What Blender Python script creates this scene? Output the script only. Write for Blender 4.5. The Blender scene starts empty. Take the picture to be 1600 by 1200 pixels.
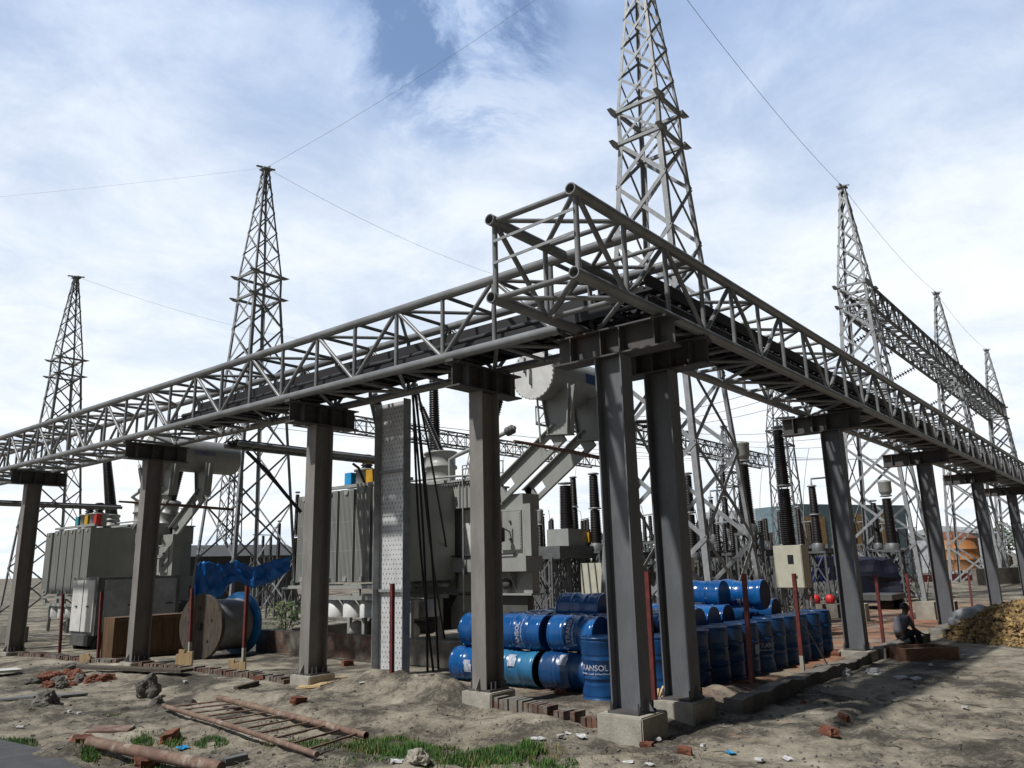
import bpy, bmesh, math, random
from math import sin, cos, pi, radians
from mathutils import Vector, Matrix, noise as mn

random.seed(7)
S = bpy.context.scene
COL = S.collection
V = Vector

# ---------------------------------------------------------------- camera
F = 1214.75                                    # focal length in pixels of a 1600 wide picture
YAW, PITCH, ROLL = radians(38.976), radians(13.0785), radians(-1.43)
CAM = V((-8.2707, -4.4899, 2.0483))
fwd = V((cos(YAW) * cos(PITCH), sin(YAW) * cos(PITCH), sin(PITCH)))
rgt = V((sin(YAW), -cos(YAW), 0))
upv = rgt.cross(fwd)
rgt, upv = cos(ROLL) * rgt + sin(ROLL) * upv, -sin(ROLL) * rgt + cos(ROLL) * upv
cd = bpy.data.cameras.new('camera')
cam = bpy.data.objects.new('camera', cd)
COL.objects.link(cam)
cd.sensor_width = 36
cd.lens = F / 1600 * 36
cd.clip_end = 6000
cam.matrix_world = Matrix((rgt, upv, -fwd)).transposed().to_4x4()
cam.location = CAM
S.camera = cam


def ray(px, py):
    return fwd + (px - 800) / F * rgt - (py - 600) / F * upv


def on(px, py, ax, v):                          # where the sight line meets the plane axis = v
    d = ray(px, py)
    return CAM + d * ((v - CAM[ax]) / d[ax])


def gz(px, py, z=0.0):
    return on(px, py, 2, z)


def dep(px, py, D):                             # point at depth D
    return CAM + ray(px, py) * D


# ---------------------------------------------------------------- world and sun
SUN_DIR = V((-0.55, 0.17, 0.82)).normalized()   # towards the sun
w = bpy.data.worlds.new('World')
S.world = w
w.use_nodes = True
nt = w.node_tree
nt.nodes.clear()


def N(tree, typ, **kw):
    n = tree.nodes.new(typ)
    for k, v in kw.items():
        if k in n.inputs.keys():
            n.inputs[k].default_value = v
        else:
            setattr(n, k, v)
    return n


def math_node(tree, op, a, b=None, c=None, clamp=False):
    n = tree.nodes.new('ShaderNodeMath')
    n.operation = op
    n.use_clamp = clamp
    for i, x in enumerate((a, b, c)):
        if x is None:
            continue
        if isinstance(x, (int, float)):
            n.inputs[i].default_value = x
        else:
            tree.links.new(x, n.inputs[i])
    return n.outputs[0]


def vdot(tree, a, vec):
    n = tree.nodes.new('ShaderNodeVectorMath')
    n.operation = 'DOT_PRODUCT'
    tree.links.new(a, n.inputs[0])
    n.inputs[1].default_value = vec
    return n.outputs['Value']


def ramp(tree, x, stops):
    r = tree.nodes.new('ShaderNodeValToRGB')
    e = r.color_ramp.elements
    while len(e) < len(stops):
        e.new(0.5)
    for i, (p, c) in enumerate(stops):
        e[i].position = p
        e[i].color = (*c, 1) if len(c) == 3 else c
    tree.links.new(x, r.inputs[0])
    return r.outputs[0]


def smooth(tree, x, a, b):
    n = tree.nodes.new('ShaderNodeMapRange')
    n.interpolation_type = 'SMOOTHSTEP'
    tree.links.new(x, n.inputs[0])
    n.inputs[1].default_value = a
    n.inputs[2].default_value = b
    return n.outputs[0]


L = nt.links.new
sky = nt.nodes.new('ShaderNodeTexSky')
sky.sky_type = 'NISHITA'
sky.sun_disc = False
sky.sun_elevation = math.asin(SUN_DIR.z)
sky.sun_rotation = math.atan2(SUN_DIR.x, SUN_DIR.y)
sky.air_density = 1.0
sky.dust_density = 1.0
tc = nt.nodes.new('ShaderNodeTexCoord')
dirv = tc.outputs['Generated']
sep = nt.nodes.new('ShaderNodeSeparateXYZ')
L(dirv, sep.inputs[0])
zc = math_node(nt, 'ADD', math_node(nt, 'MAXIMUM', sep.outputs[2], 0.0), 0.16)
cx = math_node(nt, 'DIVIDE', sep.outputs[0], zc)
cy = math_node(nt, 'DIVIDE', sep.outputs[1], zc)
comb = nt.nodes.new('ShaderNodeCombineXYZ')
L(cx, comb.inputs[0])
L(cy, comb.inputs[1])
n1 = N(nt, 'ShaderNodeTexNoise', Scale=0.8, Detail=9.0, Roughness=0.58, Distortion=0.15)
L(comb.outputs[0], n1.inputs['Vector'])
n2 = N(nt, 'ShaderNodeTexNoise', Scale=3.2, Detail=10.0, Roughness=0.66, Distortion=0.35)
L(comb.outputs[0], n2.inputs['Vector'])
fac1 = n1.outputs['Fac']
fac2 = n2.outputs['Fac']
gapdir = ray(712, 40).normalized()              # a hole in the cloud cover
gap = smooth(nt, vdot(nt, dirv, gapdir), 0.987, 0.9995)
gap2 = smooth(nt, vdot(nt, dirv, ray(1180, 560).normalized()), 0.985, 1.0)
high = smooth(nt, sep.outputs[2], 0.16, 0.70)
cov = math_node(nt, 'ADD', math_node(nt, 'MULTIPLY', fac1, 0.75), math_node(nt, 'MULTIPLY', fac2, 0.42))
cov = math_node(nt, 'SUBTRACT', cov, math_node(nt, 'MULTIPLY', gap, math_node(nt, 'MULTIPLY', math_node(nt, 'SUBTRACT', 1.0, smooth(nt, fac2, 0.40, 0.58)), 0.52)))
cov = math_node(nt, 'SUBTRACT', cov, math_node(nt, 'MULTIPLY', gap2, 0.04))
cov = math_node(nt, 'SUBTRACT', cov, math_node(nt, 'MULTIPLY', high, 0.10))
cloud = smooth(nt, cov, 0.00, 0.46)
# bright over the yard; unseen sky behind and overhead dimmed to deepen the shade
view = V((cos(YAW), sin(YAW), 0.0))
back = smooth(nt, vdot(nt, dirv, fwd), 0.55, 0.80)
right = smooth(nt, sep.outputs[1], -0.22, 0.05)      # unseen sky out to the right, dimmed so faces on that side stay dark
back = math_node(nt, 'MULTIPLY', back, right)
halo = smooth(nt, vdot(nt, dirv, V((-0.76, 0.48, 0.44)).normalized()), 0.42, 1.0)     # glow added in the unseen sky at left, to light left-hand faces
bright = math_node(nt, 'ADD', math_node(nt, 'MULTIPLY_ADD', back, 0.965, 0.035), math_node(nt, 'MULTIPLY', halo, 0.55))
top = math_node(nt, 'MULTIPLY_ADD', high, -0.04, 1.0)
tex = math_node(nt, 'MULTIPLY_ADD', math_node(nt, 'ADD', fac2, fac1), 0.20, 0.82)
lev = math_node(nt, 'MULTIPLY', math_node(nt, 'MULTIPLY', bright, top), tex)
def cmix(f, a, b_):
    n_ = nt.nodes.new('ShaderNodeMix')
    n_.data_type = 'RGBA'
    L(f, n_.inputs[0])
    for k_, c_ in ((6, a), (7, b_)):
        if isinstance(c_, tuple):
            n_.inputs[k_].default_value = (*c_, 1)
        else:
            L(c_, n_.inputs[k_])
    return n_


veil = cmix(high, (7.9, 8.9, 10.1), (4.0, 5.4, 8.2))            # thin bluish veil
puff = cmix(high, (9.9, 10.3, 10.6), (7.3, 8.3, 10.0))          # white cloud
ccol = cmix(smooth(nt, cov, 0.40, 0.66), veil.outputs[2], puff.outputs[2])
cmul = nt.nodes.new('ShaderNodeVectorMath')
cmul.operation = 'SCALE'
L(ccol.outputs[2], cmul.inputs[0])
L(lev, cmul.inputs['Scale'])
blue = nt.nodes.new('ShaderNodeVectorMath')
blue.operation = 'SCALE'
blue.inputs['Scale'].default_value = 1.9
L(sky.outputs[0], blue.inputs[0])
mix = nt.nodes.new('ShaderNodeMix')
mix.data_type = 'RGBA'
L(cloud, mix.inputs[0])
L(blue.outputs[0], mix.inputs[6])
L(cmul.outputs[0], mix.inputs[7])
bg = nt.nodes.new('ShaderNodeBackground')
bg.inputs[1].default_value = 0.1
L(mix.outputs[2], bg.inputs[0])
wo = nt.nodes.new('ShaderNodeOutputWorld')
L(bg.outputs[0], wo.inputs[0])

sl = bpy.data.lights.new('sun', 'SUN')
sl.energy = 4.3
sl.angle = radians(1.6)
sl.color = (1.0, 0.975, 0.93)
so = bpy.data.objects.new('sun', sl)
COL.objects.link(so)
so.rotation_euler = SUN_DIR.to_track_quat('Z', 'Y').to_euler()
so.location = (-20, 10, 40)

S.view_settings.view_transform = 'Standard'
S.view_settings.look = 'None'
S.view_settings.exposure = 0
S.view_settings.gamma = 1
S.cycles.max_bounces = 6
S.cycles.use_denoising = True

# ---------------------------------------------------------------- materials


def mat(name, col, rough=0.6, metal=0.0, col2=None, scale=3.0, lo=0.42, hi=0.62, col3=None, scale3=0.7, lo3=0.6, hi3=0.7,
        bump=0.0, bscale=40.0, stretch=None, spec=0.5):
    m = bpy.data.materials.new(name)
    m.use_nodes = True
    t = m.node_tree
    b = t.nodes['Principled BSDF']
    b.inputs['Roughness'].default_value = rough
    b.inputs['Metallic'].default_value = metal
    b.inputs['Specular IOR Level'].default_value = spec
    c = t.nodes.new('ShaderNodeTexCoord').outputs['Object']
    if stretch:
        mp = t.nodes.new('ShaderNodeMapping')
        mp.inputs['Scale'].default_value = stretch
        t.links.new(c, mp.inputs[0])
        c = mp.outputs[0]
    if col2 is None:
        col2 = tuple(x * 0.72 for x in col)
    n = N(t, 'ShaderNodeTexNoise', Scale=scale, Detail=6.0, Roughness=0.65)
    t.links.new(c, n.inputs['Vector'])
    out = ramp(t, n.outputs['Fac'], [(lo, col2), (hi, col)])
    if col3:
        n3 = N(t, 'ShaderNodeTexNoise', Scale=scale3, Detail=7.0, Roughness=0.7)
        t.links.new(c, n3.inputs['Vector'])
        f = ramp(t, n3.outputs['Fac'], [(lo3, (0, 0, 0)), (hi3, (1, 1, 1))])
        mx = t.nodes.new('ShaderNodeMix')
        mx.data_type = 'RGBA'
        t.links.new(f, mx.inputs[0])
        t.links.new(out, mx.inputs[6])
        mx.inputs[7].default_value = (*col3, 1)
        out = mx.outputs[2]
    t.links.new(out, b.inputs['Base Color'])
    if bump:
        nb = N(t, 'ShaderNodeTexNoise', Scale=bscale, Detail=5.0, Roughness=0.6)
        t.links.new(c, nb.inputs['Vector'])
        bp = t.nodes.new('ShaderNodeBump')
        bp.inputs['Strength'].default_value = bump
        bp.inputs['Distance'].default_value = 0.02
        t.links.new(nb.outputs['Fac'], bp.inputs['Height'])
        t.links.new(bp.outputs[0], b.inputs['Normal'])
    return m


M = {}
M['pipe'] = mat('grey_pipe_paint', (0.215, 0.22, 0.225), 0.38, col2=(0.155, 0.16, 0.165), scale=2.5, col3=(0.17, 0.13, 0.10), scale3=5, lo3=0.66, hi3=0.72)
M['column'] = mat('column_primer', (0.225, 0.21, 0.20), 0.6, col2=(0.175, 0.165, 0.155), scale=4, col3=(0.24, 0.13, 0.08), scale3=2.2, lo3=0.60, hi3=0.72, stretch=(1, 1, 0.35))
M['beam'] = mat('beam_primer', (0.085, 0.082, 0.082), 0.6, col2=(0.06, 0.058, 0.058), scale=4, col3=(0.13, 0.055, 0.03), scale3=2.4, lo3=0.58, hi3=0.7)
M['bluegrey'] = mat('blue_grey_primer', (0.135, 0.14, 0.15), 0.5, col2=(0.10, 0.104, 0.115), scale=3, col3=(0.2, 0.13, 0.09), scale3=3.2, lo3=0.66, hi3=0.74, stretch=(1, 1, 0.4))
M['galv'] = mat('galvanised_steel', (0.31, 0.32, 0.33), 0.5, 0.1, col2=(0.205, 0.215, 0.225), scale=6, lo=0.35, hi=0.65)
M['galvdark'] = mat('old_galvanised_steel', (0.15, 0.155, 0.16), 0.5, 0.2, scale=6)
M['plate'] = mat('perforated_white_zinc', (0.66, 0.67, 0.68), 0.38, 0.2, col2=(0.50, 0.51, 0.53), scale=4, lo=0.3, hi=0.6)
M['hole'] = mat('dark_hole', (0.03, 0.03, 0.03), 0.8)
M['cable'] = mat('black_cable_sheath', (0.012, 0.012, 0.014), 0.6)
M['tray'] = mat('dark_tray_steel', (0.016, 0.016, 0.019), 0.6)
M['trafo'] = mat('transformer_paint', (0.325, 0.333, 0.312), 0.42, col2=(0.255, 0.263, 0.247), scale=2, lo=0.3, hi=0.7, col3=(0.20, 0.185, 0.155), scale3=2.4, lo3=0.58, hi3=0.78, stretch=(1.6, 1.6, 0.4))
M['trafodark'] = mat('transformer_underframe', (0.09, 0.09, 0.085), 0.6)
M['white'] = mat('white_paint', (0.62, 0.62, 0.60), 0.5, col2=(0.52, 0.52, 0.50), scale=3, col3=(0.3, 0.27, 0.22), scale3=2.5, lo3=0.63, hi3=0.78)
M['porc'] = mat('brown_porcelain', (0.009, 0.006, 0.006), 0.5)
M['porcdark'] = mat('black_insulator', (0.012, 0.010, 0.010), 0.35)
M['cream'] = mat('cream_cabinet_paint', (0.50, 0.49, 0.40), 0.5, col2=(0.44, 0.43, 0.35), scale=3)
M['drum'] = mat('blue_drum_paint', (0.006, 0.078, 0.255), 0.18, col2=(0.005, 0.052, 0.18), scale=2.5, lo=0.35, hi=0.65, col3=(0.05, 0.05, 0.07), scale3=5, lo3=0.68, hi3=0.76)
M['drumpale'] = mat('faded_blue_drum_paint', (0.03, 0.17, 0.32), 0.30, col2=(0.018, 0.115, 0.25), scale=2.5, lo=0.35, hi=0.65, col3=(0.14, 0.20, 0.26), scale3=4, lo3=0.6, hi3=0.74)
M['drumend'] = mat('blue_drum_end', (0.007, 0.03, 0.10), 0.4)
M['print'] = mat('white_print', (0.46, 0.47, 0.52), 0.5, col2=(0.22, 0.26, 0.36), scale=14)
M['concrete'] = mat('concrete', (0.36, 0.34, 0.29), 0.9, col2=(0.27, 0.25, 0.21), scale=3, col3=(0.17, 0.155, 0.13), scale3=2, lo3=0.55, hi3=0.75, bump=0.5, bscale=30)
M['darkconcrete'] = mat('dirty_concrete', (0.20, 0.185, 0.16), 0.9, col2=(0.12, 0.11, 0.095), scale=2.5, bump=0.5, bscale=25)
M['brick'] = mat('brick_red', (0.23, 0.078, 0.042), 0.9, col2=(0.13, 0.05, 0.03), scale=6, col3=(0.3, 0.26, 0.2), scale3=7, lo3=0.58, hi3=0.68, bump=0.6)
M['oldbrick'] = mat('old_brick_and_mortar', (0.15, 0.075, 0.05), 0.9, col2=(0.085, 0.055, 0.042), scale=5, col3=(0.17, 0.16, 0.14), scale3=1.6, lo3=0.46, hi3=0.56, bump=0.6, bscale=14)
M['redpost'] = mat('red_oxide_paint', (0.15, 0.022, 0.018), 0.6, col2=(0.085, 0.015, 0.014), scale=6)
M['wood'] = mat('weathered_wood', (0.095, 0.075, 0.058), 0.9, col2=(0.045, 0.036, 0.028), scale=2, stretch=(14, 14, 1.4), bump=0.4)
M['newwood'] = mat('pale_timber', (0.48, 0.36, 0.20), 0.8, col2=(0.36, 0.25, 0.13), scale=2, stretch=(18, 18, 2))
M['crate'] = mat('brown_plywood', (0.14, 0.075, 0.033), 0.75, col2=(0.08, 0.042, 0.02), scale=2, stretch=(8, 8, 0.6))
M['bluereel'] = mat('blue_reel_paint', (0.01, 0.16, 0.42), 0.5)
M['tarp'] = mat('blue_tarpaulin', (0.01, 0.16, 0.55), 0.4, col2=(0.008, 0.11, 0.42), scale=3)
M['navytarp'] = mat('navy_tarpaulin', (0.003, 0.005, 0.022), 0.6)
M['royaltarp'] = mat('royal_blue_tarpaulin', (0.015, 0.05, 0.33), 0.5)
M['rust'] = mat('rusty_tank', (0.46, 0.17, 0.045), 0.85, col2=(0.38, 0.23, 0.12), scale=1.1, col3=(0.20, 0.07, 0.03), scale3=0.8, lo3=0.5, hi3=0.66, stretch=(1, 1, 0.6))
M['ruststeel'] = mat('rusty_steel', (0.20, 0.135, 0.10), 0.8, col2=(0.13, 0.075, 0.055), scale=7, col3=(0.32, 0.28, 0.24), scale3=5, lo3=0.56, hi3=0.68)
M['roofgrey'] = mat('grey_wall_sheet', (0.16, 0.24, 0.28), 0.7)
M['ochre'] = mat('ochre_panel', (0.42, 0.29, 0.14), 0.8)
M['redwall'] = mat('red_wall', (0.17, 0.025, 0.025), 0.8)
M['darkroof'] = mat('dark_roof', (0.07, 0.075, 0.075), 0.8)
M['silver'] = mat('silver_cladding', (0.42, 0.45, 0.48), 0.6)
M['yellow'] = mat('yellow_paint', (0.65, 0.36, 0.02), 0.5)
M['skyblue'] = mat('bright_blue_paint', (0.02, 0.33, 0.68), 0.5)
M['redpaint'] = mat('red_paint', (0.60, 0.03, 0.03), 0.5)
M['teal'] = mat('teal_paint', (0.04, 0.28, 0.33), 0.5)
M['bluelabel'] = mat('blue_plate', (0.012, 0.06, 0.22), 0.5)
M['purple'] = mat('violet_lettering', (0.13, 0.12, 0.25), 0.5)
M['glass'] = mat('dark_glass', (0.02, 0.02, 0.025), 0.1)
M['tyre'] = mat('black_rubber', (0.015, 0.015, 0.015), 0.8)
M['plastic'] = mat('white_plastic', (0.58, 0.58, 0.58), 0.6)
M['stone'] = mat('grey_stone', (0.15, 0.14, 0.125), 0.9, col2=(0.10, 0.09, 0.08), scale=6, bump=0.6)
M['grass'] = mat('grass_blades', (0.070, 0.165, 0.022), 0.7, col2=(0.045, 0.11, 0.02), scale=1.5)
M['weed'] = mat('weed_leaves', (0.06, 0.10, 0.02), 0.7)
M['skin'] = mat('skin', (0.085, 0.045, 0.03), 0.6)
M['shirt'] = mat('grey_shirt', (0.12, 0.12, 0.15), 0.85)
M['trousers'] = mat('dark_trousers', (0.018, 0.02, 0.032), 0.9)
M['hair'] = mat('black_hair', (0.008, 0.007, 0.007), 0.6)
M['asphalt'] = mat('asphalt', (0.075, 0.075, 0.08), 0.9, col2=(0.055, 0.055, 0.06), scale=6, bump=0.5, bscale=60)
M['tree'] = mat('tree_leaves', (0.05, 0.075, 0.03), 0.8)
M['bark'] = mat('tree_bark', (0.12, 0.09, 0.06), 0.9)
M['wire'] = mat('wire_metal', (0.22, 0.23, 0.25), 0.5, 0.4)
M['traywood'] = mat('reddish_tray_wood', (0.21, 0.105, 0.062), 0.85, col2=(0.13, 0.07, 0.045), scale=3, stretch=(2, 2, 8))
M['chip_a'] = mat('ochre_brick_chips', (0.36, 0.245, 0.10), 0.9, col2=(0.085, 0.05, 0.024), scale=5.5, lo=0.40, hi=0.58, col3=(0.38, 0.29, 0.15), scale3=7, lo3=0.56, hi3=0.66)

# ---------------------------------------------------------------- mesh builder
WL = {}                                          # world location of every object that parents others


class MB:
    def __init__(s):
        s.v, s.f, s.sm = [], [], []

    def add(s, vs, fs, smooth=False):
        o = len(s.v)
        s.v += [V(a) for a in vs]
        for f in fs:
            s.f.append([i + o for i in f])
            s.sm.append(smooth)
        return s

    def box(s, lo, hi):
        x0, y0, z0 = lo
        x1, y1, z1 = hi
        return s.add([(x0, y0, z0), (x1, y0, z0), (x1, y1, z0), (x0, y1, z0), (x0, y0, z1), (x1, y0, z1), (x1, y1, z1), (x0, y1, z1)],
                     [(0, 3, 2, 1), (4, 5, 6, 7), (0, 1, 5, 4), (1, 2, 6, 5), (2, 3, 7, 6), (3, 0, 4, 7)])

    def bar(s, a, b, wx, wy, up=(0, 0, 1)):      # rectangular bar from a to b
        a, b = V(a), V(b)
        d = (b - a).normalized()
        u = V(up)
        if abs(d.dot(u)) > 0.98:
            u = V((1, 0, 0))
        r = d.cross(u).normalized() * wx / 2
        t = r.cross(d).normalized() * wy / 2
        q = [-r - t, r - t, r + t, -r + t]
        return s.add([a + k for k in q] + [b + k for k in q], [(3, 2, 1, 0), (4, 5, 6, 7), (0, 1, 5, 4), (1, 2, 6, 5), (2, 3, 7, 6), (3, 0, 4, 7)])

    def angle(s, a, b, w_, t, u, v_):            # L section from a to b, flanges along u and v_
        a, b, u, v_ = V(a), V(b), V(u).normalized(), V(v_).normalized()
        prof = [(0, 0), (w_, 0), (w_, t), (t, t), (t, w_), (0, w_)]
        q = [u * x + v_ * y for x, y in prof]
        n = len(q)
        return s.add([a + k for k in q] + [b + k for k in q],
                     [list(range(n))[::-1], list(range(n, 2 * n))] + [(i, (i + 1) % n, n + (i + 1) % n, n + i) for i in range(n)])

    def tube(s, pts, r, n=10, caps=True):
        pts = [V(p) for p in pts]
        rs = r if isinstance(r, (list, tuple)) else [r] * len(pts)
        d0 = (pts[1] - pts[0]).normalized()
        ref = V((0, 0, 1)) if abs(d0.z) < 0.9 else V((1, 0, 0))
        u = d0.cross(ref).normalized()
        rings = []
        for i, p in enumerate(pts):
            d = (pts[min(i + 1, len(pts) - 1)] - pts[max(i - 1, 0)]).normalized()
            u = (u - d * u.dot(d)).normalized()
            t = d.cross(u)
            rings.append([p + (u * cos(2 * pi * k / n) + t * sin(2 * pi * k / n)) * rs[i] for k in range(n)])
        vs = [q for rg in rings for q in rg]
        fs = []
        for i in range(len(pts) - 1):
            for k in range(n):
                fs.append((i * n + k, i * n + (k + 1) % n, (i + 1) * n + (k + 1) % n, (i + 1) * n + k))
        s.add(vs, fs, True)
        if caps:
            s.add(rings[0], [list(range(n))[::-1]])
            s.add(rings[-1], [list(range(n))])
        return s

    def pipe(s, a, b, r, wall=0.014, n=16):      # hollow pipe, open ends
        a, b = V(a), V(b)
        s.tube([a, b], r, n, False)
        s.tube([a, b], r - wall, n, False)
        d = (b - a).normalized()
        ref = V((0, 0, 1)) if abs(d.z) < 0.9 else V((1, 0, 0))
        u = d.cross(ref).normalized()
        t = d.cross(u)
        for p in (a, b):
            o = [p + (u * cos(2 * pi * k / n) + t * sin(2 * pi * k / n)) * r for k in range(n)]
            i_ = [p + (u * cos(2 * pi * k / n) + t * sin(2 * pi * k / n)) * (r - wall) for k in range(n)]
            s.add(o + i_, [(k, (k + 1) % n, n + (k + 1) % n, n + k) for k in range(n)])
        return s

    def lathe(s, prof, base=(0, 0, 0), axis=(0, 0, 1), n=20, smooth=True):
        base, ax = V(base), V(axis).normalized()
        ref = V((0, 0, 1)) if abs(ax.z) < 0.9 else V((1, 0, 0))
        u = ax.cross(ref).normalized()
        t = ax.cross(u)
        vs, fs = [], []
        for r, h in prof:
            for k in range(n):
                vs.append(base + ax * h + (u * cos(2 * pi * k / n) + t * sin(2 * pi * k / n)) * r)
        for i in range(len(prof) - 1):
            for k in range(n):
                fs.append((i * n + k, i * n + (k + 1) % n, (i + 1) * n + (k + 1) % n, (i + 1) * n + k))
        s.add(vs, fs, smooth)
        for i in (0, len(prof) - 1):
            if prof[i][0] > 1e-4:
                s.add(vs[i * n:(i + 1) * n], [list(range(n))])
        return s

    def prism(s, poly, d):                       # polygon (3D points) pushed along d
        n = len(poly)
        poly = [V(p) for p in poly]
        d = V(d)
        return s.add(poly + [p + d for p in poly], [list(range(n))[::-1], list(range(n, 2 * n))] + [(i, (i + 1) % n, n + (i + 1) % n, n + i) for i in range(n)])

    def ibeam(s, a, b, wf, hh, tf, tw, up=(0, 0, 1)):   # I section: flange width wf across, height hh along up
        a, b = V(a), V(b)
        d = (b - a).normalized()
        t = V(up).normalized()
        r = d.cross(t).normalized()
        x0, x1, y0, y1 = -wf / 2, wf / 2, -hh / 2, hh / 2
        prof = [(x0, y0), (x1, y0), (x1, y0 + tf), (tw / 2, y0 + tf), (tw / 2, y1 - tf), (x1, y1 - tf), (x1, y1), (x0, y1), (x0, y1 - tf), (-tw / 2, y1 - tf), (-tw / 2, y0 + tf), (x0, y0 + tf)]
        q = [r * x + t * y for x, y in prof]
        n = 12
        vs = [a + k for k in q] + [b + k for k in q]
        fs = [(i, (i + 1) % n, n + (i + 1) % n, n + i) for i in range(n)]
        for o in (0, n):
            fs += [(o, o + 1, o + 2, o + 3, o + 10, o + 11), (o + 3, o + 4, o + 9, o + 10), (o + 4, o + 5, o + 6, o + 7, o + 8, o + 9)]
        return s.add(vs, fs)

    def build(s, name, m, parent=None, label=None):
        me = bpy.data.meshes.new(name)
        off = WL.get(parent, V((0, 0, 0))) if parent is not None else V((0, 0, 0))
        me.from_pydata([tuple(p - off) for p in s.v], [], s.f)
        me.polygons.foreach_set('use_smooth', s.sm)
        bm = bmesh.new()
        bm.from_mesh(me)
        bmesh.ops.recalc_face_normals(bm, faces=bm.faces)
        bm.to_mesh(me)
        bm.free()
        me.materials.append(M[m] if isinstance(m, str) else m)
        o = bpy.data.objects.new(name, me)
        COL.objects.link(o)
        if parent is not None:
            o.parent = parent
            WL[o] = off
        if label:
            o['label'] = label
        return o


def tag(o, label=None, cat=None, group=None, kind=None):
    if label:
        o['label'] = label
    if cat:
        o['category'] = cat
    if group:
        o['group'] = group
    if kind:
        o['kind'] = kind
    return o


def thing(name, label, cat, loc=(0, 0, 0), group=None):
    o = bpy.data.objects.new(name, None)
    COL.objects.link(o)
    o.location = loc
    o.empty_display_size = 0.2
    WL[o] = V(loc)
    return tag(o, label, cat, group)


def solo(mb, name, m, label, cat, group=None, kind=None, origin=None):   # a thing that is one mesh, origin at its base
    if origin is None:
        xs = [p.x for p in mb.v]
        ys = [p.y for p in mb.v]
        origin = V(((min(xs) + max(xs)) / 2, (min(ys) + max(ys)) / 2, min(p.z for p in mb.v)))
    mb.v = [p - V(origin) for p in mb.v]
    o = mb.build(name, m)
    o.location = origin
    return tag(o, label, cat, group, kind)


def copy_tree(o, parent=None):
    c = o.copy()
    COL.objects.link(c)
    if parent is not None:
        c.parent = parent
    for ch in list(o.children):
        copy_tree(ch, c)
    return c


def text2d(txt, size):                           # flat letters as (verts, faces) centred on 0,0
    cu = bpy.data.curves.new('letters', 'FONT')
    cu.body = txt
    cu.size = size
    cu.align_x = 'CENTER'
    cu.align_y = 'CENTER'
    cu.resolution_u = 3
    cu.offset = size * 0.02
    o = bpy.data.objects.new('letters', cu)
    COL.objects.link(o)
    dg = bpy.context.evaluated_depsgraph_get()
    me = bpy.data.meshes.new_from_object(o.evaluated_get(dg))
    vs = [v.co.copy() for v in me.vertices]
    fs = [list(p.vertices) for p in me.polygons]
    bpy.data.objects.remove(o)
    bpy.data.curves.remove(cu)
    bpy.data.meshes.remove(me)
    return vs, fs


# ---------------------------------------------------------------- ground
MOUNDS = []


def mound_px(px, py, h, rx, ry=None, rot=0.0):
    p = gz(px, py, 0.05)
    MOUNDS.append((p.x, p.y, h, rx, ry or rx, rot))


mound_px(600, 1078, 0.26, 0.55, 0.8, 0.3)
mound_px(655, 1092, 0.24, 0.5, 0.7, 0.2)
mound_px(700, 1100, 0.22, 0.35, 0.5, 0.2)
mound_px(722, 1118, -0.12, 0.22, 0.4, 0.2)
mound_px(330, 1090, 0.15, 0.35, 0.6, 0.2)
mound_px(470, 1096, 0.10, 0.4, 1.0, 0.2)
mound_px(540, 1120, 0.10, 0.5, 1.4, 0.2)
mound_px(60, 1095, 0.12, 0.6, 1.2)
mound_px(840, 1140, 0.12, 0.5, 0.6)
mound_px(100, 1178, 0.14, 0.35, 0.6)
mound_px(640, 1195, 0.08, 0.4, 0.4)
mound_px(1062, 1108, 0.17, 0.6, 0.35)
mound_px(1120, 1092, 0.12, 0.8, 0.3)
mound_px(1300, 1120, 0.06, 1.0, 0.5)


def track(pix):
    P = [gz(px, py, 0.0) for px, py in pix]
    out = []
    for a_, b__ in zip(P, P[1:]):
        n_ = max(2, int((b__ - a_).length / 0.12))
        out += [(a_.lerp(b__, i / n_).x, a_.lerp(b__, i / n_).y) for i in range(n_)]
    return out


TRACKS = [track([(1320, 1170), (1345, 1120), (1390, 1090), (1450, 1068), (1530, 1056), (1620, 1052)]), track([(1375, 1165), (1400, 1130), (1450, 1100), (1520, 1084), (1620, 1076)]),
          track([(1080, 1150), (1180, 1128), (1300, 1100), (1400, 1075)])]


def sstep(a, b, x):
    t = max(0.0, min(1.0, (x - a) / (b - a)))
    return t * t * (3 - 2 * t)


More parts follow.
